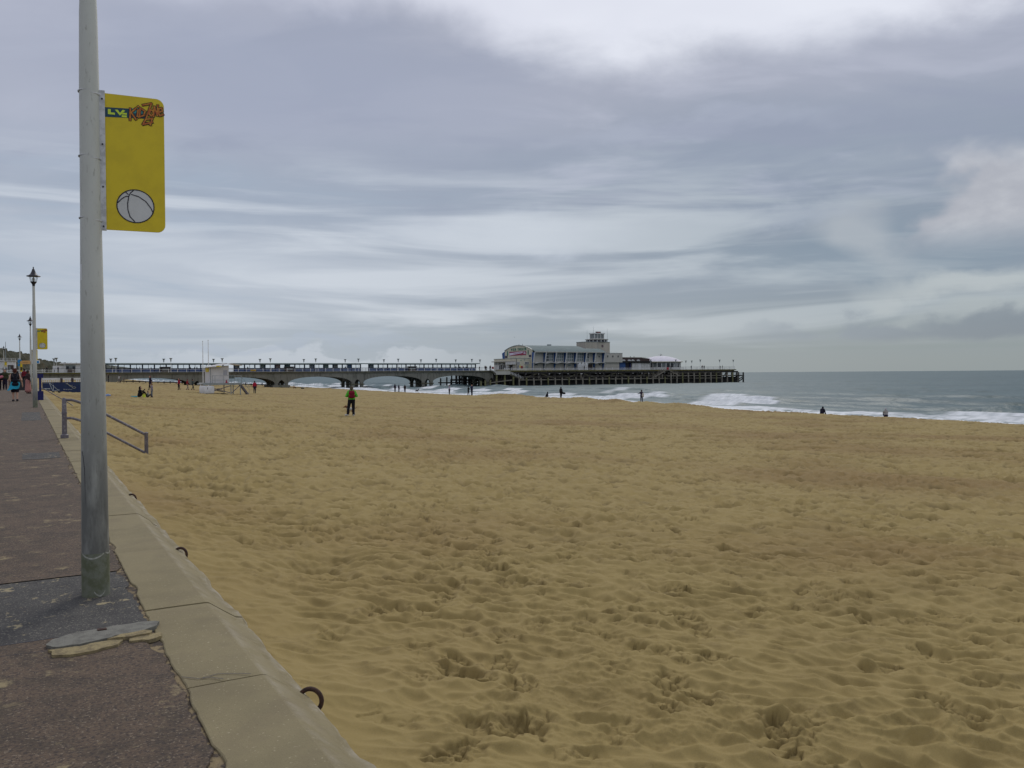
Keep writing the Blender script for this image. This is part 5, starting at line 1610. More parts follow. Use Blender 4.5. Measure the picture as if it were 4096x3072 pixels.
# groyne posts beyond the pier
root = thing('groyne', 'row of dark timber groyne posts on the sand beyond the pier', 'groyne', (40, 322, -1))
g0 = None
for i in range(32):
    t = 20 + i * 2.05; z = ground(t, 322) + .75
    mb = MB(); mb.box(-.16, .16, -.16, .16, -2, 0)
    if g0 is None: g0 = mb.build('post', M['darktimber'], root, True); g0.location = (t - 40, 0, z + 1)
    else: part(g0, root, (t - 40, 0, z + 1 + .25 * math.sin(i * 2.3)))
mb = MB(); mb.beam((20, 322.2, ground(20, 322) + .1), (84, 322.2, ground(84, 322) + .2), .1, .35); mb.build('plank', M['darktimber'], root)


# buildings at the landward end
def entrance():
    root = thing('pier_entrance', 'flat roofed white building at the landward end of the pier', 'building', (12, 262, DK))
    mb = MB(); mb.box(8.9, 18.4, 262, 267, DK, 5.3); mb.build('wall', M['white'], root)
    mb = MB(); mb.box(6.1, 8.9, 262.3, 266.5, DK, 4.75); mb.build('side_wing', M['white'], root)
    mb = MB(); mb.box(7.9, 18.9, 261.2, 267.5, 5.3, 5.52); mb.build('roof', M['white'], root)
    mb = MB(); mb.box(15.8, 17.5, 263, 265, 5.52, 5.9); mb.build('roof_box', M['galv'], root)
    mb = MB(); mb.box(9.2, 11.6, 261.93, 261.99, 3.7, 5.0); w = mb.build('window', M['galv'], root)
    for k in range(3):
        mb = MB(); mb.box(9.3 + k * .77, 9.98 + k * .77, 261.90, 261.93, 3.8, 4.6); mb.build('pane', M['glassdark' if k != 1 else 'glassgrey'], w)
    mb = MB(); mb.box(9.6, 11.4, 261.3, 261.9, DK, 3.85); mb.build('counter', M['brown'], root)
    root = thing('white_pavilion', 'white building with railed roof terrace at the far left', 'building', (-9, 290, 2.4))
    mb = MB(); mb.box(-16, -3.05, 290, 300, 1.2, 6.5); mb.build('wall', M['white'], root)
    mb = MB(); mb.box(-16.3, -2.8, 289.6, 300.3, 6.5, 6.68); mb.build('terrace_floor', M['offwhite'], root)
    mb = MB(); mb.box(-16.2, -2.9, 289.7, 289.78, 7.28, 7.36); mb.box(-16.2, -2.9, 289.7, 289.78, 6.95, 7.0); mb.build('terrace_rail', M['white'], root)
    pp = None
    for i in range(12):
        mb = MB(); mb.box(-.05, .05, -.05, .05, 0, .7)
        if pp is None: pp = mb.build('terrace_post', M['white'], root, True); pp.location = (6.0, -.25, 4.25)
        else: part(pp, root, (6.0 - i * 1.1, -.25, 4.25))
    mb = MB(); mb.box(-5.1, -3.55, 289.93, 289.99, 3.0, 5.3); d = mb.build('door', M['brown'], root)
    mb = MB(); mb.box(-4.9, -4.35, 289.9, 289.93, 3.2, 5.0); mb.build('pane', M['glassgrey'], d)
    mb = MB(); mb.beam((-13, 288, 7.4), (-6.4, 288, 6.6), .3, .2); mb.build('stair_rail', M['white'], root)
    mb = MB(); mb.lathe([(.1, 2.5), (.1, 6.0), (.3, 6.2), (.3, 6.9), (.15, 7.2)], 8, (-2.2, 280)); mb.build('lamp_column', M['galv'], root)


entrance()


# ------------------------------------------------------------------ lifeguard hut
def hut():
    s0, s1 = 104., 107.2
    root = thing('lifeguard_hut', 'white lifeguard hut with wavy roof on a raised metal platform', 'lifeguard hut', (20, 104, -.5))
    mb = MB(); mb.box(18.85, 21.05, s0, s1, .74, 2.62); mb.prism([(18.85, 2.62), (21.05, 2.62), (21.05, 2.86), (20.2, 2.74)], 'y', s0 + .001, s1 - .001); mb.build('wall', M['hutwhite'], root)
    mb = MB(); vs = []; n = 22
    for i in range(n + 1):
        q = i / n; t = 18.45 + 4.1 * q
        z = 2.62 + .40 * (.5 - .5 * math.cos(math.pi * min(1, q / .68))) - (.20 * ((q - .68) / .32) ** 1.6 if q > .68 else 0)
        vs += [(t, s0 - .5, z), (t, s1 + .2, z + .05), (t, s1 + .2, z + .12), (t, s0 - .5, z + .07)]
    mb.add(vs, [(i * 4 + k, i * 4 + 4 + k, i * 4 + 4 + (k + 1) % 4, i * 4 + (k + 1) % 4) for i in range(n) for k in range(4)] + [(0, 1, 2, 3), (n * 4 + 3, n * 4 + 2, n * 4 + 1, n * 4)])
    mb.build('roof', M['hutwhite'], root)
    mb = MB(); mb.box(18.80, 18.845, s0 + .6, s0 + 2.4, 2.1, 2.56); mb.build('yellow_sign', M['yellow'], root)
    mb = MB(); mb.box(19.5, 20.1, s0 - .56, s0 - .51, 2.70, 2.80); mb.build('yellow_trim', M['yellow'], root)
    mb = MB(); mb.box(20.4, 20.85, s0 - .03, s0 - .004, 1.7, 2.3); mb.build('notice', cloth((.42, .42, .45)), root)
    mb = MB(); mb.box(18.87, 18.93, s0 - .04, s0 - .004, .75, 2.6); mb.build('corner_trim', M['galv'], root)
    mb = MB(); mb.box(17.95, 22.35, s0 - 1.1, s1 + .2, .52, .74); mb.build('platform', M['galv'], root)
    for t in (18.7, 21.1, 22.2):
        for s_ in (s0 - .9, s1):
            mb = MB(); mb.box(t - .05, t + .05, s_ - .05, s_ + .05, -1.1, .52); mb.build('leg', M['galv'], root)
    for a, b2 in (((18.8, s0 - .9, .2), (21.0, s0 - .9, -.45)), ((18.8, s0 - .9, -.3), (21.0, s0 - .9, .4)), ((21.2, s0 - .9, -.45), (22.1, s0 - .9, .4)), ((18.8, s1, .2), (21, s1, -.4))):
        mb = MB(); mb.beam(a, b2, .06, .09); mb.build('brace', M['rail'], root)
    mb = MB(); mb.box(19.5, 20.05, s0 - 1.0, s0 - .8, -.03, .10); mb.build('gusset', M['rail'], root)
    mb = MB()
    for z in (1.10, 1.62): mb.tube([(18.9, s0 - 1.05, z), (21.1, s0 - 1.05, z), (22.3, s0 - 1.05, z)], .022, 5)
    for t in (18.95, 19.25, 20.2, 21.1, 21.5, 21.9, 22.3): mb.tube([(t, s0 - 1.05, .74), (t, s0 - 1.05, 1.62)], .022, 5)
    mb.build('guard_rail', M['galv'], root)
    mb = MB(); mb.box(21.15, 22.35, s1 - .2, s1 - .15, 1.25, 1.66); mb.build('mesh_panel', cloth((.16, .19, .18)), root)
    mb = MB(); mb.beam((22.3, s0 - .6, .6), (23.2, s0 - .6, -.68), .08, .16); mb.beam((22.3, s0 + .3, .6), (23.2, s0 + .3, -.68), .08, .16); mb.build('stair_stringer', M['rail'], root)
    tr = None
    for k in range(6):
        mb = MB(); mb.box(-.12, .12, 0, .9, 0, .04)
        loc = (22.35 + .15 * k - 20, s0 - .6 - 104, .5 - .2 * k + .5)
        if tr is None: tr = mb.build('step', M['rail'], root, True); tr.location = loc
        else: part(tr, root, loc)
    mb = MB(); mb.tube([(22.3, s0 - .6, 1.55), (23.3, s0 - .6, .35), (23.3, s0 - .6, -.6)], .022, 5); mb.tube([(22.3, s0 - .6, 1.1), (23.3, s0 - .6, -.05)], .022, 5); mb.build('stair_rail', M['galv'], root)
    # traffic cone on the platform
    c0 = thing('traffic_cone', 'small red traffic cone standing on the lifeguard hut platform', 'traffic cone', (20.65, s0 - .6, .74))
    mb = MB(); mb.box(-.16, .16, -.16, .16, 0, .03); mb.build('base', M['red'], c0, True)
    mb = MB(); mb.lathe([(.12, .03), (.03, .40), (.02, .40)], 12); mb.build('body', M['red'], c0, True, True)
    # white tank in front
    tk = thing('water_tank', 'white plastic storage tank on the sand beside the hut legs', 'tank', (18.35, 103.2, -.47), R_(22))
    mb = MB()
    def rr(hx, hy, z, r=.12): return [(x + r * math.cos(a), y + r * math.sin(a), z) for (x, y, a0) in ((hx - r, hy - r, 0), (-hx + r, hy - r, 90), (-hx + r, -hy + r, 180), (hx - r, -hy + r, 270)) for a in [R_(a0 + 30 * k) for k in range(4)]]
    rings = [rr(.66, .50, 0), rr(.70, .54, .12), rr(.70, .54, .78), rr(.66, .50, .88), rr(.55, .4, .91)]
    vs = [p for r_ in rings for p in r_]; n = 16
    mb.add(vs, [(i * n + k, i * n + (k + 1) % n, (i + 1) * n + (k + 1) % n, (i + 1) * n + k) for i in range(4) for k in range(n)] + [tuple(reversed(range(n))), tuple(4 * n + k for k in range(n))])
    mb.build('body', M['gelcoat'], tk, True, True)
    mb = MB(); mb.box(-.28, -.22, -.556, -.541, .48, .72); mb.build('mark', M['ink'], tk, True)
    mb = MB(); mb.box(-.5, .5, -.35, .35, -.06, .0); mb.build('skid', M['timber'], tk, True)
    mb = MB(); mb.box(17.62, 18.0, s0 - .2, s0 + .2, .68, .80); mb.box(17.75, 17.85, s0 - .05, s0 + .05, -.6, .68)
    sh = thing('foot_shelf', 'small white shelf stand left of the lifeguard hut', 'stand', (17.8, s0, -.5)); mb.build('shelf', M['white'], sh)
    for (t, s_, z1, lb) in ((19.47, 112., 6.03, 'left one of two tall white flagpoles behind the lifeguard hut'), (20.14, 112., 6.17, 'right one of two tall white flagpoles behind the lifeguard hut')):
        fp = thing('flagpole', lb, 'flagpole', (t, s_, ground(t, s_)), 0, 'flagpoles by the hut')
        mb = MB(); mb.tube([(t, s_, ground(t, s_)), (t, s_, 3), (t, s_, z1)], [.055, .05, .03], 8); mb.build('pole', M['white'], fp)
        mb = MB(); mb.lathe([(.05, z1), (.06, z1 + .05), (.01, z1 + .1)], 8, (t, s_)); mb.build('cap', M['offwhite'], fp)


hut()


# ------------------------------------------------------------------ figures: one smooth surface grown round a skeleton
_EO = [(0, 0, 0), (1, 0, 0), (0, 1, 0), (1, 1, 0), (0, 0, 1), (1, 0, 1), (0, 1, 1), (1, 1, 1)]


def surface_net(prims, vox, blend):
    A = np.array([p[0] for p in prims], float); B = np.array([p[1] for p in prims], float)
    ra = np.array([p[2] for p in prims]); rb = np.array([p[3] for p in prims])
    mx = max(ra.max(), rb.max()) + 3 * vox
    lo = np.minimum(A, B).min(0) - mx; hi = np.maximum(A, B).max(0) + mx
    n = np.ceil((hi - lo) / vox).astype(int) + 1
    ax = [lo[i] + vox * np.arange(n[i]) for i in range(3)]
    P = np.stack(np.meshgrid(*ax, indexing='ij'), -1)
    f = np.full(P.shape[:3], 9.); best = np.full(P.shape[:3], 9.); lab = np.zeros(P.shape[:3], np.int8)
    for k, p in enumerate(prims):
        a, b = A[k], B[k]
        m = max(ra[k], rb[k]) + 4 * vox + blend
        i0 = np.maximum(((np.minimum(a, b) - m - lo) / vox).astype(int), 0)
        i1 = np.minimum(((np.maximum(a, b) + m - lo) / vox).astype(int) + 2, n)
        sl = tuple(slice(i0[i], i1[i]) for i in range(3))
        q = P[sl] - a; ab = b - a; L = max(ab @ ab, 1e-9)
        t = np.clip(q @ ab / L, 0, 1)
        d = np.linalg.norm(q - t[..., None] * ab, axis=-1) - (ra[k] + (rb[k] - ra[k]) * t)
        g = f[sl]; h = np.clip(.5 + .5 * (d - g) / blend, 0, 1)
        f[sl] = d + (g - d) * h - blend * h * (1 - h)
        w = d < best[sl]
        best[sl] = np.where(w, d, best[sl]); lab[sl] = np.where(w, p[4], lab[sl])
    inside = f < 0
    cs = sum(inside[dx:n[0] - 1 + dx, dy:n[1] - 1 + dy, dz:n[2] - 1 + dz].astype(int) for dx, dy, dz in _EO)
    cell = (cs > 0) & (cs < 8)
    ci = np.argwhere(cell)
    acc = np.zeros((len(ci), 3)); cnt = np.zeros(len(ci))
    for i in range(8):
        for j in range(i + 1, 8):
            df = [abs(_EO[i][q] - _EO[j][q]) for q in range(3)]
            if sum(df) != 1: continue
            pa = ci + _EO[i]; pb = ci + _EO[j]
            va = f[tuple(pa.T)]; vb = f[tuple(pb.T)]
            cx_ = (va < 0) != (vb < 0)
            t = np.where(cx_, va / np.where(cx_, va - vb, 1), 0)
            acc += np.where(cx_[:, None], pa + t[:, None] * (pb - pa), 0); cnt += cx_
    V = lo + vox * acc / cnt[:, None]
    vl = lab[tuple(ci.T)]
    idx = -np.ones(cell.shape, np.int64); idx[tuple(ci.T)] = np.arange(len(ci))
    F = []
    for d in range(3):
        e1, e2 = [q for q in range(3) if q != d]
        sl0 = [slice(None)] * 3; sl1 = [slice(None)] * 3
        sl0[d] = slice(0, n[d] - 1); sl1[d] = slice(1, n[d])
        s_a = inside[tuple(sl0)]; s_b = inside[tuple(sl1)]
        ed = np.argwhere(s_a != s_b)
        ed = ed[(ed[:, e1] > 0) & (ed[:, e2] > 0) & (ed[:, e1] < n[e1] - 1) & (ed[:, e2] < n[e2] - 1)]
        o1 = np.zeros(3, int); o1[e1] = 1
        o2 = np.zeros(3, int); o2[e2] = 1
        q = np.stack([idx[tuple((ed - o1 - o2).T)], idx[tuple((ed - o2).T)], idx[tuple(ed.T)], idx[tuple((ed - o1).T)]], -1)
        flip = s_a[tuple(ed.T)] != (d == 1)
        q[~flip] = q[~flip][:, ::-1]
        F.append(q)
    F = np.concatenate(F)
    return V, F, vl[F[:, 0]]


SK, TOP, BOT, SHOE, HAIR, BAG = range(6)


def skeleton(H, pose, girth=1., sleeves=True, short=False, longhair=False, hand_detail=False, skirt=None):
    """figure facing +y, feet at the origin; pose overrides joints measured on a 1.75 m body"""
    J = dict(pel=(0, 0, .94), waist=(0, 0, 1.10), chest=(0, .0, 1.30), neck=(0, -.01, 1.47), head=(0, .02, 1.625),
             shL=(-.18, -.01, 1.42), elL=(-.235, -.03, 1.14), wrL=(-.245, .03, .88), haL=(-.245, .055, .77),
             shR=(.18, -.01, 1.42), elR=(.235, -.03, 1.14), wrR=(.245, .03, .88), haR=(.245, .055, .77),
             hiL=(-.09, 0, .92), knL=(-.10, .02, .50), anL=(-.10, -.02, .085), toL=(-.115, .14, .035),
             hiR=(.09, 0, .92), knR=(.10, .02, .50), anR=(.10, -.02, .085), toR=(.115, .14, .035))
    J.update(pose)
    k = H / 1.75
    J = {a: np.array(b, float) * k for a, b in J.items()}
    gk = k * girth
    P = []
    def c(a, b, r0, r1, g): P.append((a, b, r0 * gk if g not in (SK, HAIR) else r0 * k, r1 * gk if g not in (SK, HAIR) else r1 * k, g))
    X = np.array([k, 0, 0])
    top = TOP if sleeves != 'none' else SK
    c(J['pel'] - X * .055, J['pel'] + X * .055, .118, .118, BOT)
    c(J['waist'] - X * .05, J['waist'] + X * .05, .115, .115, TOP)
    c(J['pel'] + (J['waist'] - J['pel']) * .5 - X * .06, J['pel'] + (J['waist'] - J['pel']) * .5 + X * .06, .118, .118, TOP)
    c(J['chest'] - X * .085, J['chest'] + X * .085, .122, .122, TOP)
    c(J['shL'] * .8 + J['shR'] * .2, J['shR'] * .8 + J['shL'] * .2, .075, .075, TOP)
    c(J['neck'] - [0, 0, .03 * k], J['head'] - [0, .02 * k, .06 * k], .058, .052, SK)
    hd = J['head']
    fwd = np.array([0, 1, 0.]); 
    c(hd + [0, -.012 * k, .035 * k], hd + [0, .0, -.045 * k], .094, .078, SK)
    c(hd + [0, .07 * k, -.055 * k], hd + [0, .055 * k, -.075 * k], .04, .035, SK)
    c(hd + [0, .092 * k, .0], hd + [0, .105 * k, -.02 * k], .013, .017, SK)
    for sgn in (-1, 1):
        c(hd + [sgn * .088 * k, -.01 * k, .005 * k], hd + [sgn * .09 * k, -.015 * k, -.025 * k], .018, .013, SK)
    c(hd + [0, -.03 * k, .055 * k], hd + [0, -.045 * k, -.01 * k], .094, .088, HAIR)
    if longhair: c(hd + [0, -.06 * k, 0], hd + [0, -.07 * k, -.17 * k], .085, .06, HAIR)
    for s_ in 'LR':
        sh, elb, wr, ha = J['sh' + s_], J['el' + s_], J['wr' + s_], J['ha' + s_]
        g2 = TOP if sleeves is True else SK
        g1 = TOP if sleeves in (True, 'short') else SK
        c(sh, elb, .058, .046, g1); c(elb, wr, .046, .034, g2)
        c(wr, wr + (ha - wr) * .55, .030, .034, SK)
        if hand_detail:
            d = (ha - wr); L = np.linalg.norm(d); d = d / L
            side = np.array([0, 1., 0]); side = side - d * (side @ d); side /= np.linalg.norm(side)
            out = np.cross(d, side)
            for q, ln in ((-1.5, .070), (-.5, .082), (.5, .078), (1.5, .062)):
                b0 = wr + d * (L * .55) + side * (q * .019 * k)
                b1 = b0 + d * (ln * .55 * k) + out * (.004 * k); b2 = b1 + d * (ln * .5 * k) + out * (.018 * k * (1 if s_ == 'L' else -1))
                P.append((b0, b1, .0095 * k, .009 * k, SK)); P.append((b1, b2, .009 * k, .0075 * k, SK))
            tb = wr + d * (L * .22) + side * (.03 * k)
            P.append((tb, tb + side * (.03 * k) + d * (.035 * k), .012 * k, .010 * k, SK)); P.append((tb + side * (.03 * k) + d * (.035 * k), tb + side * (.034 * k) + d * (.068 * k), .010 * k, .008 * k, SK))
        else:
            c(wr + (ha - wr) * .5, ha, .033, .020, SK)
        hi, kn, an, to = J['hi' + s_], J['kn' + s_], J['an' + s_], J['to' + s_]
        if short:
            mid = hi + (kn - hi) * .85
            c(hi, mid, .092, .082, BOT); c(mid, kn, .062, .056, SK); c(kn, an, .056, .038, SK)
        else:
            c(hi, kn, .094, .068, BOT); c(kn, an, .066, .052, BOT)
        c(an + [0, -.015 * k, -.03 * k], to, .048, .040, SHOE)
    if skirt:
        c(J['pel'], J['pel'] * [1, 1, skirt], .15, .20, BOT)
    return P, J, k


def person(label, loc, face, H=1.72, pose={}, cols=((.1, .1, .1), (.05, .05, .06)), hair=(.04, .03, .025), shoe=(.03, .03, .03), girth=1., group=None, near=False, vox=None, extra=None, **kw):
    """face: direction looked at, degrees from +Y towards +X"""
    P, J, k = skeleton(H, pose, girth, hand_detail=near, **kw)
    mats = [SKIN, cloth(cols[0]), cloth(cols[1]), cloth(shoe), cloth(hair)]
    if near:
        root = thing('person', label, 'person', loc, -R_(face), group)
        body = [(a, b, r0 * (.92 if g in (TOP, BOT, SHOE) else 1.), r1 * (.92 if g in (TOP, BOT, SHOE) else 1.), g) for a, b, r0, r1, g in P if g != HAIR]
        for nm, gs, inf, mt in (('body', None, 0, SKIN), ('top', (TOP,), .012, mats[1]), ('trousers', (BOT,), .010, mats[2]), ('shoes', (SHOE,), .006, mats[3]), ('hair', (HAIR,), .004, mats[4])):
            pr = body if gs is None else [(a, b, r0 + inf, r1 + inf, g) for a, b, r0, r1, g in P if g in gs]
            V, F, lab = surface_net(pr, vox or .013, .025)
            o = bpy.data.objects.new(nm, np_mesh(nm, V, F, mt)); COL.objects.link(o); o.parent = root
        return root, J, k
    V, F, lab = surface_net(P, vox or H * .021, .03)
    me = np_mesh('person', V, F, mats)
    me.polygons.foreach_set('material_index', lab.astype(np.int32))
    o = bpy.data.objects.new('person', me); COL.objects.link(o)
    o.location = loc; o.rotation_euler = (0, 0, -R_(face))
    tag(o, label, 'person', group)
    return o, J, k


def rock(o_parent, name, prims, m, vox=.012, blend=.03):
    V, F, lab = surface_net([(np.array(a, float), np.array(b, float), r0, r1, 0) for a, b, r0, r1 in prims], vox, blend)
    o = bpy.data.objects.new(name, np_mesh(name, V, F, m)); COL.objects.link(o); o.parent = o_parent
    return o


def on_beach(t, s, dz=.0): return (t, s, ground(t, s) + dz)


F0 = math.degrees(YAW)
# man in green jacket in the middle of the beach, seen from behind
walk = dict(hiL=(-.10, 0, .92), knL=(-.18, .02, .52), anL=(-.235, -.03, .10), toL=(-.36, .06, .05), elL=(-.30, -.02, 1.18), wrL=(-.15, .20, 1.14), haL=(-.07, .27, 1.18), elR=(.30, -.02, 1.18), wrR=(.16, .20, 1.14), haR=(.08, .27, 1.18), head=(.0, .045, 1.60), neck=(0, .0, 1.46))
gx, gy = 16.0, 45.6
r_, J, k = person('person in bright green jacket with red backpack seen from behind on the sand', on_beach(gx, gy, -.01), F0 - 14, 1.70, walk, ((.10, .52, .045), (.014, .014, .018)), (.10, .085, .06), (.55, .55, .55), 1.12, near=True)
bp = thing('backpack', 'dark red backpack worn by the person in the green jacket', 'backpack', (gx, gy, ground(gx, gy)), -R_(F0 - 14))
rock(bp, 'bag', [((-.08, -.20, 1.12), (.08, -.20, 1.12), .11, .11), ((-.08, -.19, 1.30), (.08, -.19, 1.30), .10, .10), ((-.06, -.17, 1.38), (.06, -.17, 1.38), .07, .07)], cloth((.20, .014, .03)), .014)
rock(bp, 'pocket', [((-.05, -.285, 1.08), (.05, -.285, 1.08), .05, .05), ((-.05, -.275, 1.16), (.05, -.275, 1.16), .05, .05)], cloth((.16, .01, .025)), .012)
for sx_ in (-.13, .13):
    mb = MB(); mb.tube([(sx_, -.14, 1.40), (sx_, -.05, 1.475), (sx_, .06, 1.44), (sx_ * 1.05, .115, 1.30), (sx_ * 1.15, .02, 1.1), (sx_, -.12, 1.06)], .018, 6); mb.build('strap', M['black'], bp, True)
mb = MB(); mb.tube([(-.15, -.10, 1.05), (-.185, -.12, .98)], .02, 6); mb.build('strap', M['black'], bp, True)


def dog(label, loc, face, L=.75, col=(.03, .025, .02), sit=False, col2=None, vox=.03):
    k = L / .75
    if sit:
        P = [((0, -.18, .14), (0, .02, .36), .13, .11), ((0, .02, .36), (0, .10, .52), .07, .06), ((0, .12, .56), (0, .20, .55), .075, .045), ((0, .2, .55), (0, .27, .53), .035, .025)]
        for s_ in (-1, 1): P += [((s_ * .07, .06, .33), (s_ * .07, .10, .03), .045, .03), ((s_ * .10, -.14, .12), (s_ * .12, .02, .05), .08, .04), ((s_ * .05, .10, .62), (s_ * .07, .09, .68), .025, .012)]
        P += [((0, -.28, .08), (0, -.45, .06), .03, .015)]
    else:
        P = [((0, -.28, .42), (0, .12, .42), .095, .125), ((0, .14, .44), (0, .30, .58), .075, .06), ((0, .32, .60), (0, .40, .58), .075, .055), ((0, .4, .58), (0, .50, .55), .038, .028), ((0, -.36, .46), (0, -.56, .58), .03, .015)]
        for s_ in (-1, 1):
            P += [((s_ * .075, .12, .38), (s_ * .075, .10, .20), .05, .032), ((s_ * .075, .10, .20), (s_ * .075, .14, .02), .03, .028), ((s_ * .08, -.28, .38), (s_ * .085, -.20, .24), .07, .04), ((s_ * .085, -.20, .24), (s_ * .08, -.34, .15), .038, .026), ((s_ * .08, -.34, .15), (s_ * .08, -.30, .02), .026, .028), ((s_ * .05, .30, .67), (s_ * .07, .28, .60), .03, .02)]
    V, F, lab = surface_net([(np.array(a) * k, np.array(b) * k, r0 * k, r1 * k, 1 if (col2 and (i in (0,) or i > 12)) else 0) for i, (a, b, r0, r1) in enumerate(P)], vox, .03)
    me = np_mesh('dog', V, F, [cloth(col), cloth(col2 or col)]); me.polygons.foreach_set('material_index', lab.astype(np.int32))
    o = bpy.data.objects.new('dog', me); COL.objects.link(o); o.location = loc; o.rotation_euler = (0, 0, -R_(face))
    return tag(o, label, 'dog')


dog('brown and white dog standing beyond the legs of the person in green', on_beach(16.25, 46.6, .0), F0 - 75, .62, (.22, .10, .045), False, (.60, .58, .54), .022)

# woman walking away on the promenade
wx, wy = -.54, 47.6
stride = dict(knL=(-.09, .06, .50), anL=(-.085, .03, .085), toL=(-.10, .19, .04), knR=(.09, .03, .50), anR=(.09, -.10, .10), toR=(.10, .05, .035), elL=(-.27, -.08, 1.14), wrL=(-.27, .06, .93), haL=(-.27, .11, .82), elR=(.285, -.05, 1.15), wrR=(.335, .0, .90), haR=(.35, .03, .78))
r_, J, k = person('person in black vest and shorts walking away, turquoise cloth tied at the waist', (wx, wy, pz(wy)), -3, 1.60, stride, ((.015, .014, .02), (.02, .016, .03)), (.085, .028, .02), (.06, .055, .065), 1.14, near=True, sleeves='none', short=True)
mb = MB(); n = 26
for ring in range(6):
    q = ring / 5
    for i in range(n):
        a = 2 * math.pi * i / n
        rx = .185 + .055 * q + .016 * math.sin(a * 7 + ring); ry = .165 + .08 * q
        sweep = -.09 * q * q
        mb.v.append((rx * math.cos(a) + sweep, ry * math.sin(a) - .02, .95 - .34 * q - .09 * q * (math.cos(a) < 0) * (-math.cos(a)) + .012 * math.sin(a * 5 + 2 * ring)))
for ring in range(5):
    for i in range(n): mb.f.append((ring * n + i, ring * n + (i + 1) % n, (ring + 1) * n + (i + 1) % n, (ring + 1) * n + i)); mb.m.append(0)
mb.build('waist_cloth', cloth((.03, .34, .50)), r_, True, True)
bp = thing('backpack', 'small black backpack on the person with the turquoise waist cloth', 'backpack', (wx, wy, pz(wy)), R_(3))
rock(bp, 'bag', [((-.06, -.20, .84), (.06, -.20, .84), .09, .09), ((-.06, -.19, 1.02), (.06, -.19, 1.02), .085, .085), ((-.03, -.17, 1.13), (.03, -.17, 1.13), .06, .06)], cloth((.012, .012, .02)), .014)
for sx_ in (-.11, .11):
    mb = MB(); mb.tube([(sx_ * .7, -.16, 1.18), (sx_, -.09, 1.34), (sx_, .03, 1.36), (sx_ * 1.2, .11, 1.2), (sx_ * 1.2, .0, .98), (sx_ * .8, -.14, .86)], .014, 6); mb.build('strap', M['black'], bp, True)

DK_, BK, NV = (.02, .02, .025), (.012, .012, .015), (.02, .02, .06)
W1 = dict(knL=(-.09, .16, .52), anL=(-.09, .20, .10), toL=(-.09, .34, .06), knR=(.09, .02, .48), anR=(.09, -.22, .12), toR=(.09, -.10, .05))
W2 = dict(knL=(-.13, .02, .50), anL=(-.24, -.02, .09), toL=(-.34, .08, .04), knR=(.12, .02, .5), anR=(.17, -.02, .09), toR=(.24, .08, .04))
HUG = dict(elL=(-.20, .15, 1.2), wrL=(-.05, .30, 1.25), haL=(.03, .33, 1.3), elR=(.20, .15, 1.2), wrR=(.08, .30, 1.15), haR=(.0, .33, 1.12))
SIT = dict(pel=(0, 0, .13), waist=(0, .03, .29), chest=(0, .06, .48), neck=(0, .08, .65), head=(0, .11, .80), shL=(-.18, .07, .60), shR=(.18, .07, .60), elL=(-.24, .16, .36), wrL=(-.16, .34, .34), haL=(-.12, .42, .34), elR=(.24, .16, .36), wrR=(.16, .34, .34), haR=(.12, .42, .34), hiL=(-.09, .05, .12), knL=(-.12, .42, .42), anL=(-.12, .62, .08), toL=(-.12, .76, .04), hiR=(.09, .05, .12), knR=(.12, .42, .42), anR=(.12, .62, .08), toR=(.12, .76, .04))
HUNCH = dict(SIT); HUNCH.update(chest=(0, .16, .44), neck=(0, .24, .58), head=(0, .30, .70), shL=(-.17, .2, .54), shR=(.17, .2, .54))
CROUCH = dict(pel=(0, -.1, .28), waist=(0, -.05, .45), chest=(0, .03, .64), neck=(0, .07, .82), head=(0, .10, .97), shL=(-.18, .04, .77), shR=(.18, .04, .77), elL=(-.24, .20, .56), wrL=(-.12, .36, .66), haL=(-.06, .40, .72), elR=(.24, .20, .56), wrR=(.12, .36, .66), haR=(.06, .40, .72), hiL=(-.10, -.08, .27), knL=(-.17, .30, .42), anL=(-.14, .06, .09), toL=(-.15, .22, .04), hiR=(.10, -.08, .27), knR=(.17, .30, .42), anR=(.14, .06, .09), toR=(.15, .22, .04))

# others on the promenade
person('person in dark olive coat walking towards the camera at the far left', (-1.50, 74, pz(74)), 178, 1.55, W1, ((.045, .05, .025), (.02, .016, .03)), (.05, .025, .02), girth=1.25)
o, J, k = person('person in black at the very left edge holding a pink bundle', (-1.83, 72, pz(72)), 180, 1.5, {}, (BK, BK), girth=1.15)
bd = thing('bundle', 'pink bundle held by the person at the very left edge', 'bag', (-1.74, 71.8, pz(72) + .95)); rock(bd, 'cloth', [((-.08, 0, 0), (.1, 0, .06), .11, .1)], cloth((.50, .16, .20)), .03)
person('person in dark jacket and long pink skirt half hidden by the second lamp', (.02, 62, pz(62)), 60, 1.5, dict(elL=(-.34, .05, 1.2), wrL=(-.5, .1, 1.12), haL=(-.58, .12, 1.1)), ((.05, .03, .03), (.44, .20, .18)), girth=1.1, skirt=.28)
person('person in red top standing past the notice board', (-.25, 86, pz(86)), 20, 1.6, {}, ((.18, .02, .03), DK_))
person('person in black beside the yellow flag sign', (-.92, 87, pz(87)), 200, 1.65, {}, (BK, BK))

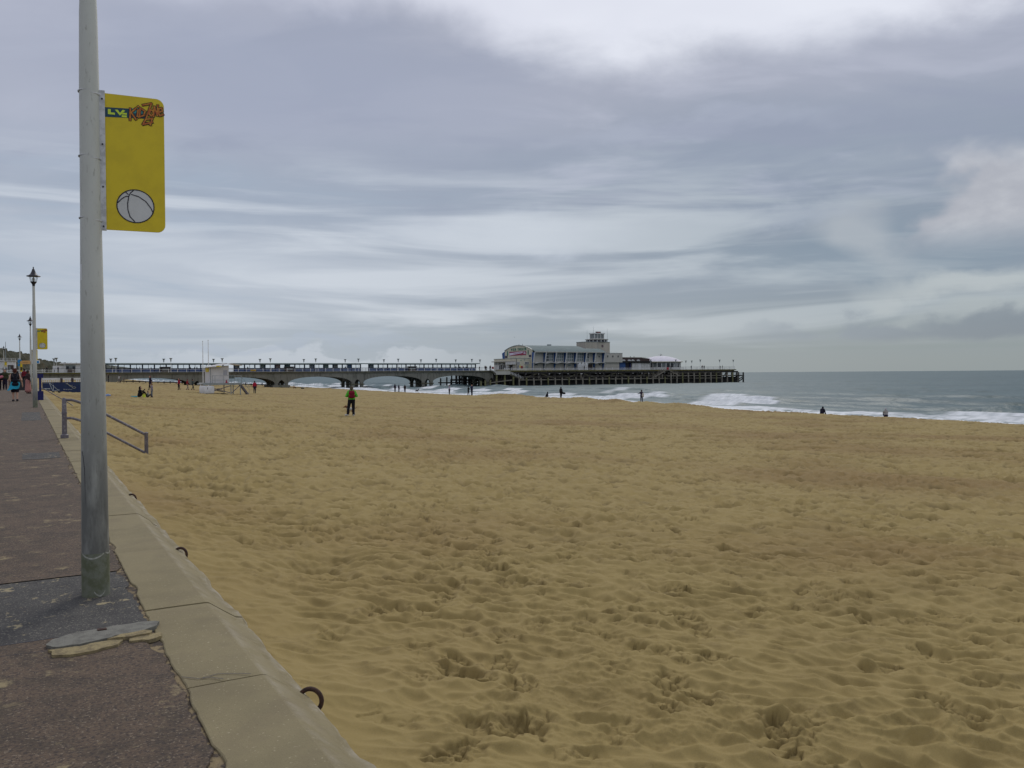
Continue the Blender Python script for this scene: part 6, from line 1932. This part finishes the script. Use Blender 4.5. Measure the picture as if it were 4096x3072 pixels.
# on the sand, left
mx, my = 7.75, 72.9
person('person in black with long hair sitting on the sand, one hand raised', on_beach(mx, my, -.02), 100, 1.62, dict(SIT, elR=(.2, .3, .5), wrR=(.18, .46, .66), haR=(.17, .5, .77)), (BK, BK), (.02, .015, .015), girth=1.2, longhair=True)
person('small child in grey sitting beside the person in black', on_beach(mx + .62, my + .05, -.02), 110, .98, SIT, ((.28, .27, .26), (.05, .04, .05)), (.10, .06, .035), girth=1.15)
person('child in grey patterned coat standing by the seated pair', on_beach(8.72, 73.1), F0 - 100, 1.12, {}, ((.27, .23, .26), (.14, .17, .20)), (.16, .085, .05), girth=1.2)
mat_ = thing('beach_towel', 'small turquoise towel under the seated person in black', 'towel', on_beach(mx - .35, my)); mb = MB(); mb.box(-.25, .2, -.2, .2, -.04, .06); mb.build('cloth', cloth((.10, .42, .50)), mat_, True)
bk = thing('bucket', 'yellow toy bucket on the sand in front of the seated pair', 'bucket', on_beach(mx + .33, my - .35)); mb = MB(); mb.lathe([(.09, -.03), (.12, .20), (.10, .20)], 12); mb.build('pail', M['lime'], bk, True); mb = MB(); mb.tube([(-.11, 0, .19), (-.07, 0, .29), (.07, 0, .29), (.11, 0, .19)], .01, 5); mb.build('handle', M['yellow'], bk, True)
bl = thing('plastic_bag', 'pale blue plastic bag lying on the sand right of the near lamp post', 'bag', on_beach(5.4, 72.3)); rock(bl, 'bag', [((-.2, 0, .02), (.2, .05, .05), .09, .06), ((-.05, 0, .08), (.08, 0, .12), .07, .05)], cloth((.30, .42, .72)), .03)
person('person in dark clothes walking behind the child in grey, arm held out', on_beach(12.6, 107), 250, 1.72, dict(W1, elL=(-.36, .05, 1.22), wrL=(-.50, .1, 1.02), haL=(-.56, .12, .94)), ((.022, .018, .035), (.03, .02, .035)), (.12, .04, .04))
person('first boy in red running on the sand, left of the white tank', on_beach(17.5, 118.5), 245, 1.58, W2, ((.32, .02, .045), DK_), BK)
person('second boy in red with pale trousers running on the sand', on_beach(19.2, 122.5), 70, 1.5, W1, ((.28, .03, .04), (.22, .18, .16)), (.12, .03, .03))
person('boy in dark top with white sleeve running behind the two in red', on_beach(20.3, 125.0), 80, 1.55, W1, ((.06, .08, .08), (.03, .04, .05)), BK)
person('person in red jacket and dark trousers standing right of the lifeguard hut', on_beach(27.0, 116.5), 20, 1.72, {}, ((.40, .02, .05), (.03, .03, .05)), (.05, .025, .02), girth=1.1)
person('person in white top bending on the far sand by the pier foot', on_beach(15.5, 180), 90, 1.6, dict(W1, head=(0, .25, 1.5), neck=(0, .17, 1.40), chest=(0, .1, 1.25)), ((.55, .55, .55), (.16, .15, .16)))
person('person in grey blue on the far sand, left of the white topped one', on_beach(13.6, 188), 90, 1.6, {}, ((.16, .22, .25), DK_))
person('person in black next to the grey blue one on the far sand', on_beach(14.3, 188.5), 270, 1.65, {}, (BK, BK))
person('child in brown on the far sand beside the white topped person', on_beach(16.6, 182), 270, 1.1, {}, ((.10, .07, .06), DK_))
person('person lying back in orange and black near the foot of the pier columns', on_beach(64.5, 232), 90, 1.6, SIT, ((.45, .25, .12), BK), girth=1.3)
bb = thing('bag', 'small dark bag on the sand right of the person by the pier columns', 'bag', on_beach(67., 232)); rock(bb, 'bag', [((-.3, 0, .05), (.4, 0, .05), .16, .14)], cloth(DK_), .06)

# at the water's edge
person('left one of three people in dark coats standing at the waterline', on_beach(70.2, 171.5), 60, 1.78, {}, ((.035, .025, .045), (.03, .025, .03)), (.06, .05, .06), girth=1.15)
person('middle one of three people in dark coats standing at the waterline', on_beach(71.0, 171.2), 70, 1.6, {}, ((.03, .02, .045), (.035, .03, .04)), BK, girth=1.15)
person('right one of three people in dark coats at the waterline, broadest', on_beach(72.6, 171.6), 40, 1.66, {}, ((.045, .028, .03), (.04, .03, .04)), BK, girth=1.35)
dog('small dark dog standing at the waterline beside the three people', on_beach(76.0, 172.5, .1), 80, .95, (.03, .03, .028), False, None, .06)
person('person in pale lilac top and black trousers at the waterline', on_beach(69.5, 142.7), 70, 1.72, dict(elL=(-.2, .15, 1.2), wrL=(-.1, .3, 1.25), haL=(-.05, .33, 1.3), anL=(-.04, -.02, .085), anR=(.04, -.02, .085)), ((.42, .40, .52), BK), (.20, .12, .08))
person('smaller of the two hugging people at the waterline, legs apart', on_beach(68.75, 133.3), 75, 1.62, dict(W2, **{q: HUG[q] for q in HUG}), ((.025, .03, .03), DK_), BK, girth=1.15)
person('taller of the two hugging people at the waterline, in navy', on_beach(69.25, 132.9), 250, 1.88, HUG, ((.03, .028, .07), (.02, .02, .04)), (.35, .19, .13), girth=1.2)
bx, by = 69.5, 104.3
person('person in black coat with shoulder bag watching the waves from the berm', on_beach(bx, by, -.03), 65, 1.70, dict(anL=(-.06, -.02, .085), anR=(.06, -.02, .085)), ((.022, .022, .024), BK), BK, girth=1.15)
bb = thing('bag', 'black shoulder bag of the person on the berm', 'bag', on_beach(bx + .33, by - .18, .78)); rock(bb, 'bag', [((-.12, 0, .0), (.22, 0, -.04), .16, .14)], cloth(BK), .04); mb = MB(); mb.tube([(-.05, 0, .1), (-.25, .1, .62)], .02, 5); mb.build('strap', M['black'], bb, True)
dog('black dog sitting left of the person with the shoulder bag', on_beach(bx - 1.9, by + .9, -.08), 60, .95, BK, True, None, .045)
person('person in dark shirt with white bag, arm stretched out towards the sea', on_beach(67.0, 82.2, -.10), 50, 1.70, dict(elL=(-.34, .10, 1.26), wrL=(-.52, .18, 1.2), haL=(-.60, .2, 1.24)), ((.03, .02, .045), (.075, .08, .11)), (.05, .03, .03), girth=1.05)
bb = thing('bag', 'white bag on the back of the person with outstretched arm', 'bag', on_beach(67.02, 81.98, .78)); rock(bb, 'bag', [((0, -.02, .06), (.02, -.02, .34), .13, .11)], cloth((.55, .52, .46)), .035)
person('person in dark hooded coat sitting hunched on the sand by the sea', on_beach(64.6, 52.7, -.05), 75, 1.5, HUNCH, ((.018, .016, .03), (.02, .018, .04)), BK, girth=1.25)
person('person in pale grey coat crouching by the sea, hands at the face', on_beach(66.8, 47.5, -.05), 40, 1.42, CROUCH, ((.34, .32, .30), (.025, .022, .06)), (.45, .43, .46), girth=1.2)

# people on the pier
crowd = random.Random(12)
dark_cols = [((.03, .03, .04), BK), ((.05, .035, .03), DK_), ((.03, .045, .045), BK), ((.10, .03, .04), DK_), ((.05, .05, .06), (.03, .03, .05))]
for i, t in enumerate((21.0, 27.1, 27.8, 28.6, 31.7, 42.7, 43.9, 44.6)):
    person(f'{ORD[i]} dark figure from the left behind the landward pier shelter', (t, 266.6, DK), crowd.uniform(0, 360), 1.62 + crowd.uniform(-.15, .15), {}, dark_cols[i % 5], girth=1.15, group='people behind the pier shelters', vox=.07)
person('figure in crimson behind the landward pier shelter', (29.4, 266.2, DK), 90, 1.65, {}, ((.30, .02, .06), DK_), group='people behind the pier shelters', vox=.07)
for i, t in enumerate((59.7, 64.9, 68.2, 88.0, 91.5)):
    person(f'{ORD[i]} dark figure from the left behind the middle pier shelter', (t, 266.6, DK), crowd.uniform(0, 360), 1.62 + crowd.uniform(-.15, .15), {}, dark_cols[(i + 2) % 5], girth=1.15, group='people behind the pier shelters', vox=.07)
for i, t in enumerate((110.7, 132.5, 134.2, 135.6, 136.6)):
    person(f'{ORD[i]} dark figure from the left behind the third pier shelter', (t, 266.6, DK), crowd.uniform(0, 360), 1.68 + crowd.uniform(-.12, .2), {}, dark_cols[(i + 1) % 5], girth=1.15, group='people behind the pier shelters', vox=.07)
for i, (t, s) in enumerate(((139.9, 262.5), (140.6, 259.5), (141.6, 260.3), (142.2, 262), (142.7, 259.2), (143.4, 260.5), (143.9, 262))):
    person(f'{ORD[i]} person from the left in the knot of people before the theatre', (t, s, DK), crowd.uniform(0, 360), 1.68 + crowd.uniform(-.15, .2), {}, dark_cols[i % 5], girth=1.1, group='people before the theatre', vox=.07)
for t, s, lb, c_ in ((4.55, 259.4, 'person in dark jacket at the pier railing left of the near lamp post', (BK, BK)), (7.25, 259.3, 'slim dark person at the pier railing beside the white entrance building', (BK, BK)), (6.3, 258.9, 'small child at the pier railing by the two flared lamps', (NV, BK)), (-5.6, 262, 'first person on the raised deck at the far left', (BK, DK_)), (-5.0, 262.4, 'second person on the raised deck at the far left', (NV, DK_)), (-1.2, 263, 'person on the raised deck behind the fourth lamp', (BK, BK))):
    person(lb, (t, s, DK), crowd.uniform(0, 360), 1.0 if 'child' in lb else 1.72, {}, c_, girth=1.15, vox=.07)
for t, s, lb in ((150.4, 259.5, 'person in dark clothes before the theatre entrance'), (182.9, 258.3, 'person standing in front of the white beach huts'), (226, 258.5, 'person just right of the round restaurant'), (232.6, 268, 'first small figure on the open end of the pier head'), (237.4, 259, 'dark stout figure on the open end of the pier head'), (243.7, 259, 'slim figure on the open end of the pier head'), (246.2, 262, 'short figure near the seaward end of the pier'), (247.4, 262, 'figure in brown near the seaward end of the pier'), (256.6, 262, 'left one of two figures at the pier tip'), (257.9, 262, 'right one of two figures at the pier tip')):
    person(lb, (t, s, DK), crowd.uniform(0, 360), 1.7 + crowd.uniform(-.1, .15), {}, dark_cols[int(t) % 5], girth=1.2, vox=.07)

# gull in flight left of the tower
gl_ = thing('gull', 'small dark gull gliding above the theatre roof', 'bird', (117.85, 200, 11.8)); gl_.scale = (.6, .6, .6)
rock(gl_, 'body', [((0, -.16, 0), (0, .16, .03), .055, .075)], cloth((.2, .2, .2)), .03)
for sg in (-1, 1):
    mb = MB(); mb.add([(0, .08, .03), (sg * .35, .10, .16), (sg * .70, -.02, .10), (sg * .35, -.06, .13), (0, -.06, .03)], [(0, 1, 3, 4), (1, 2, 3)]); mb.add([(0, .08, .05), (sg * .35, .10, .18), (sg * .70, -.02, .12), (sg * .35, -.06, .15), (0, -.06, .05)], [(0, 4, 3, 1), (1, 3, 2)]); mb.build('wing', cloth((.16, .16, .17)), gl_, True)
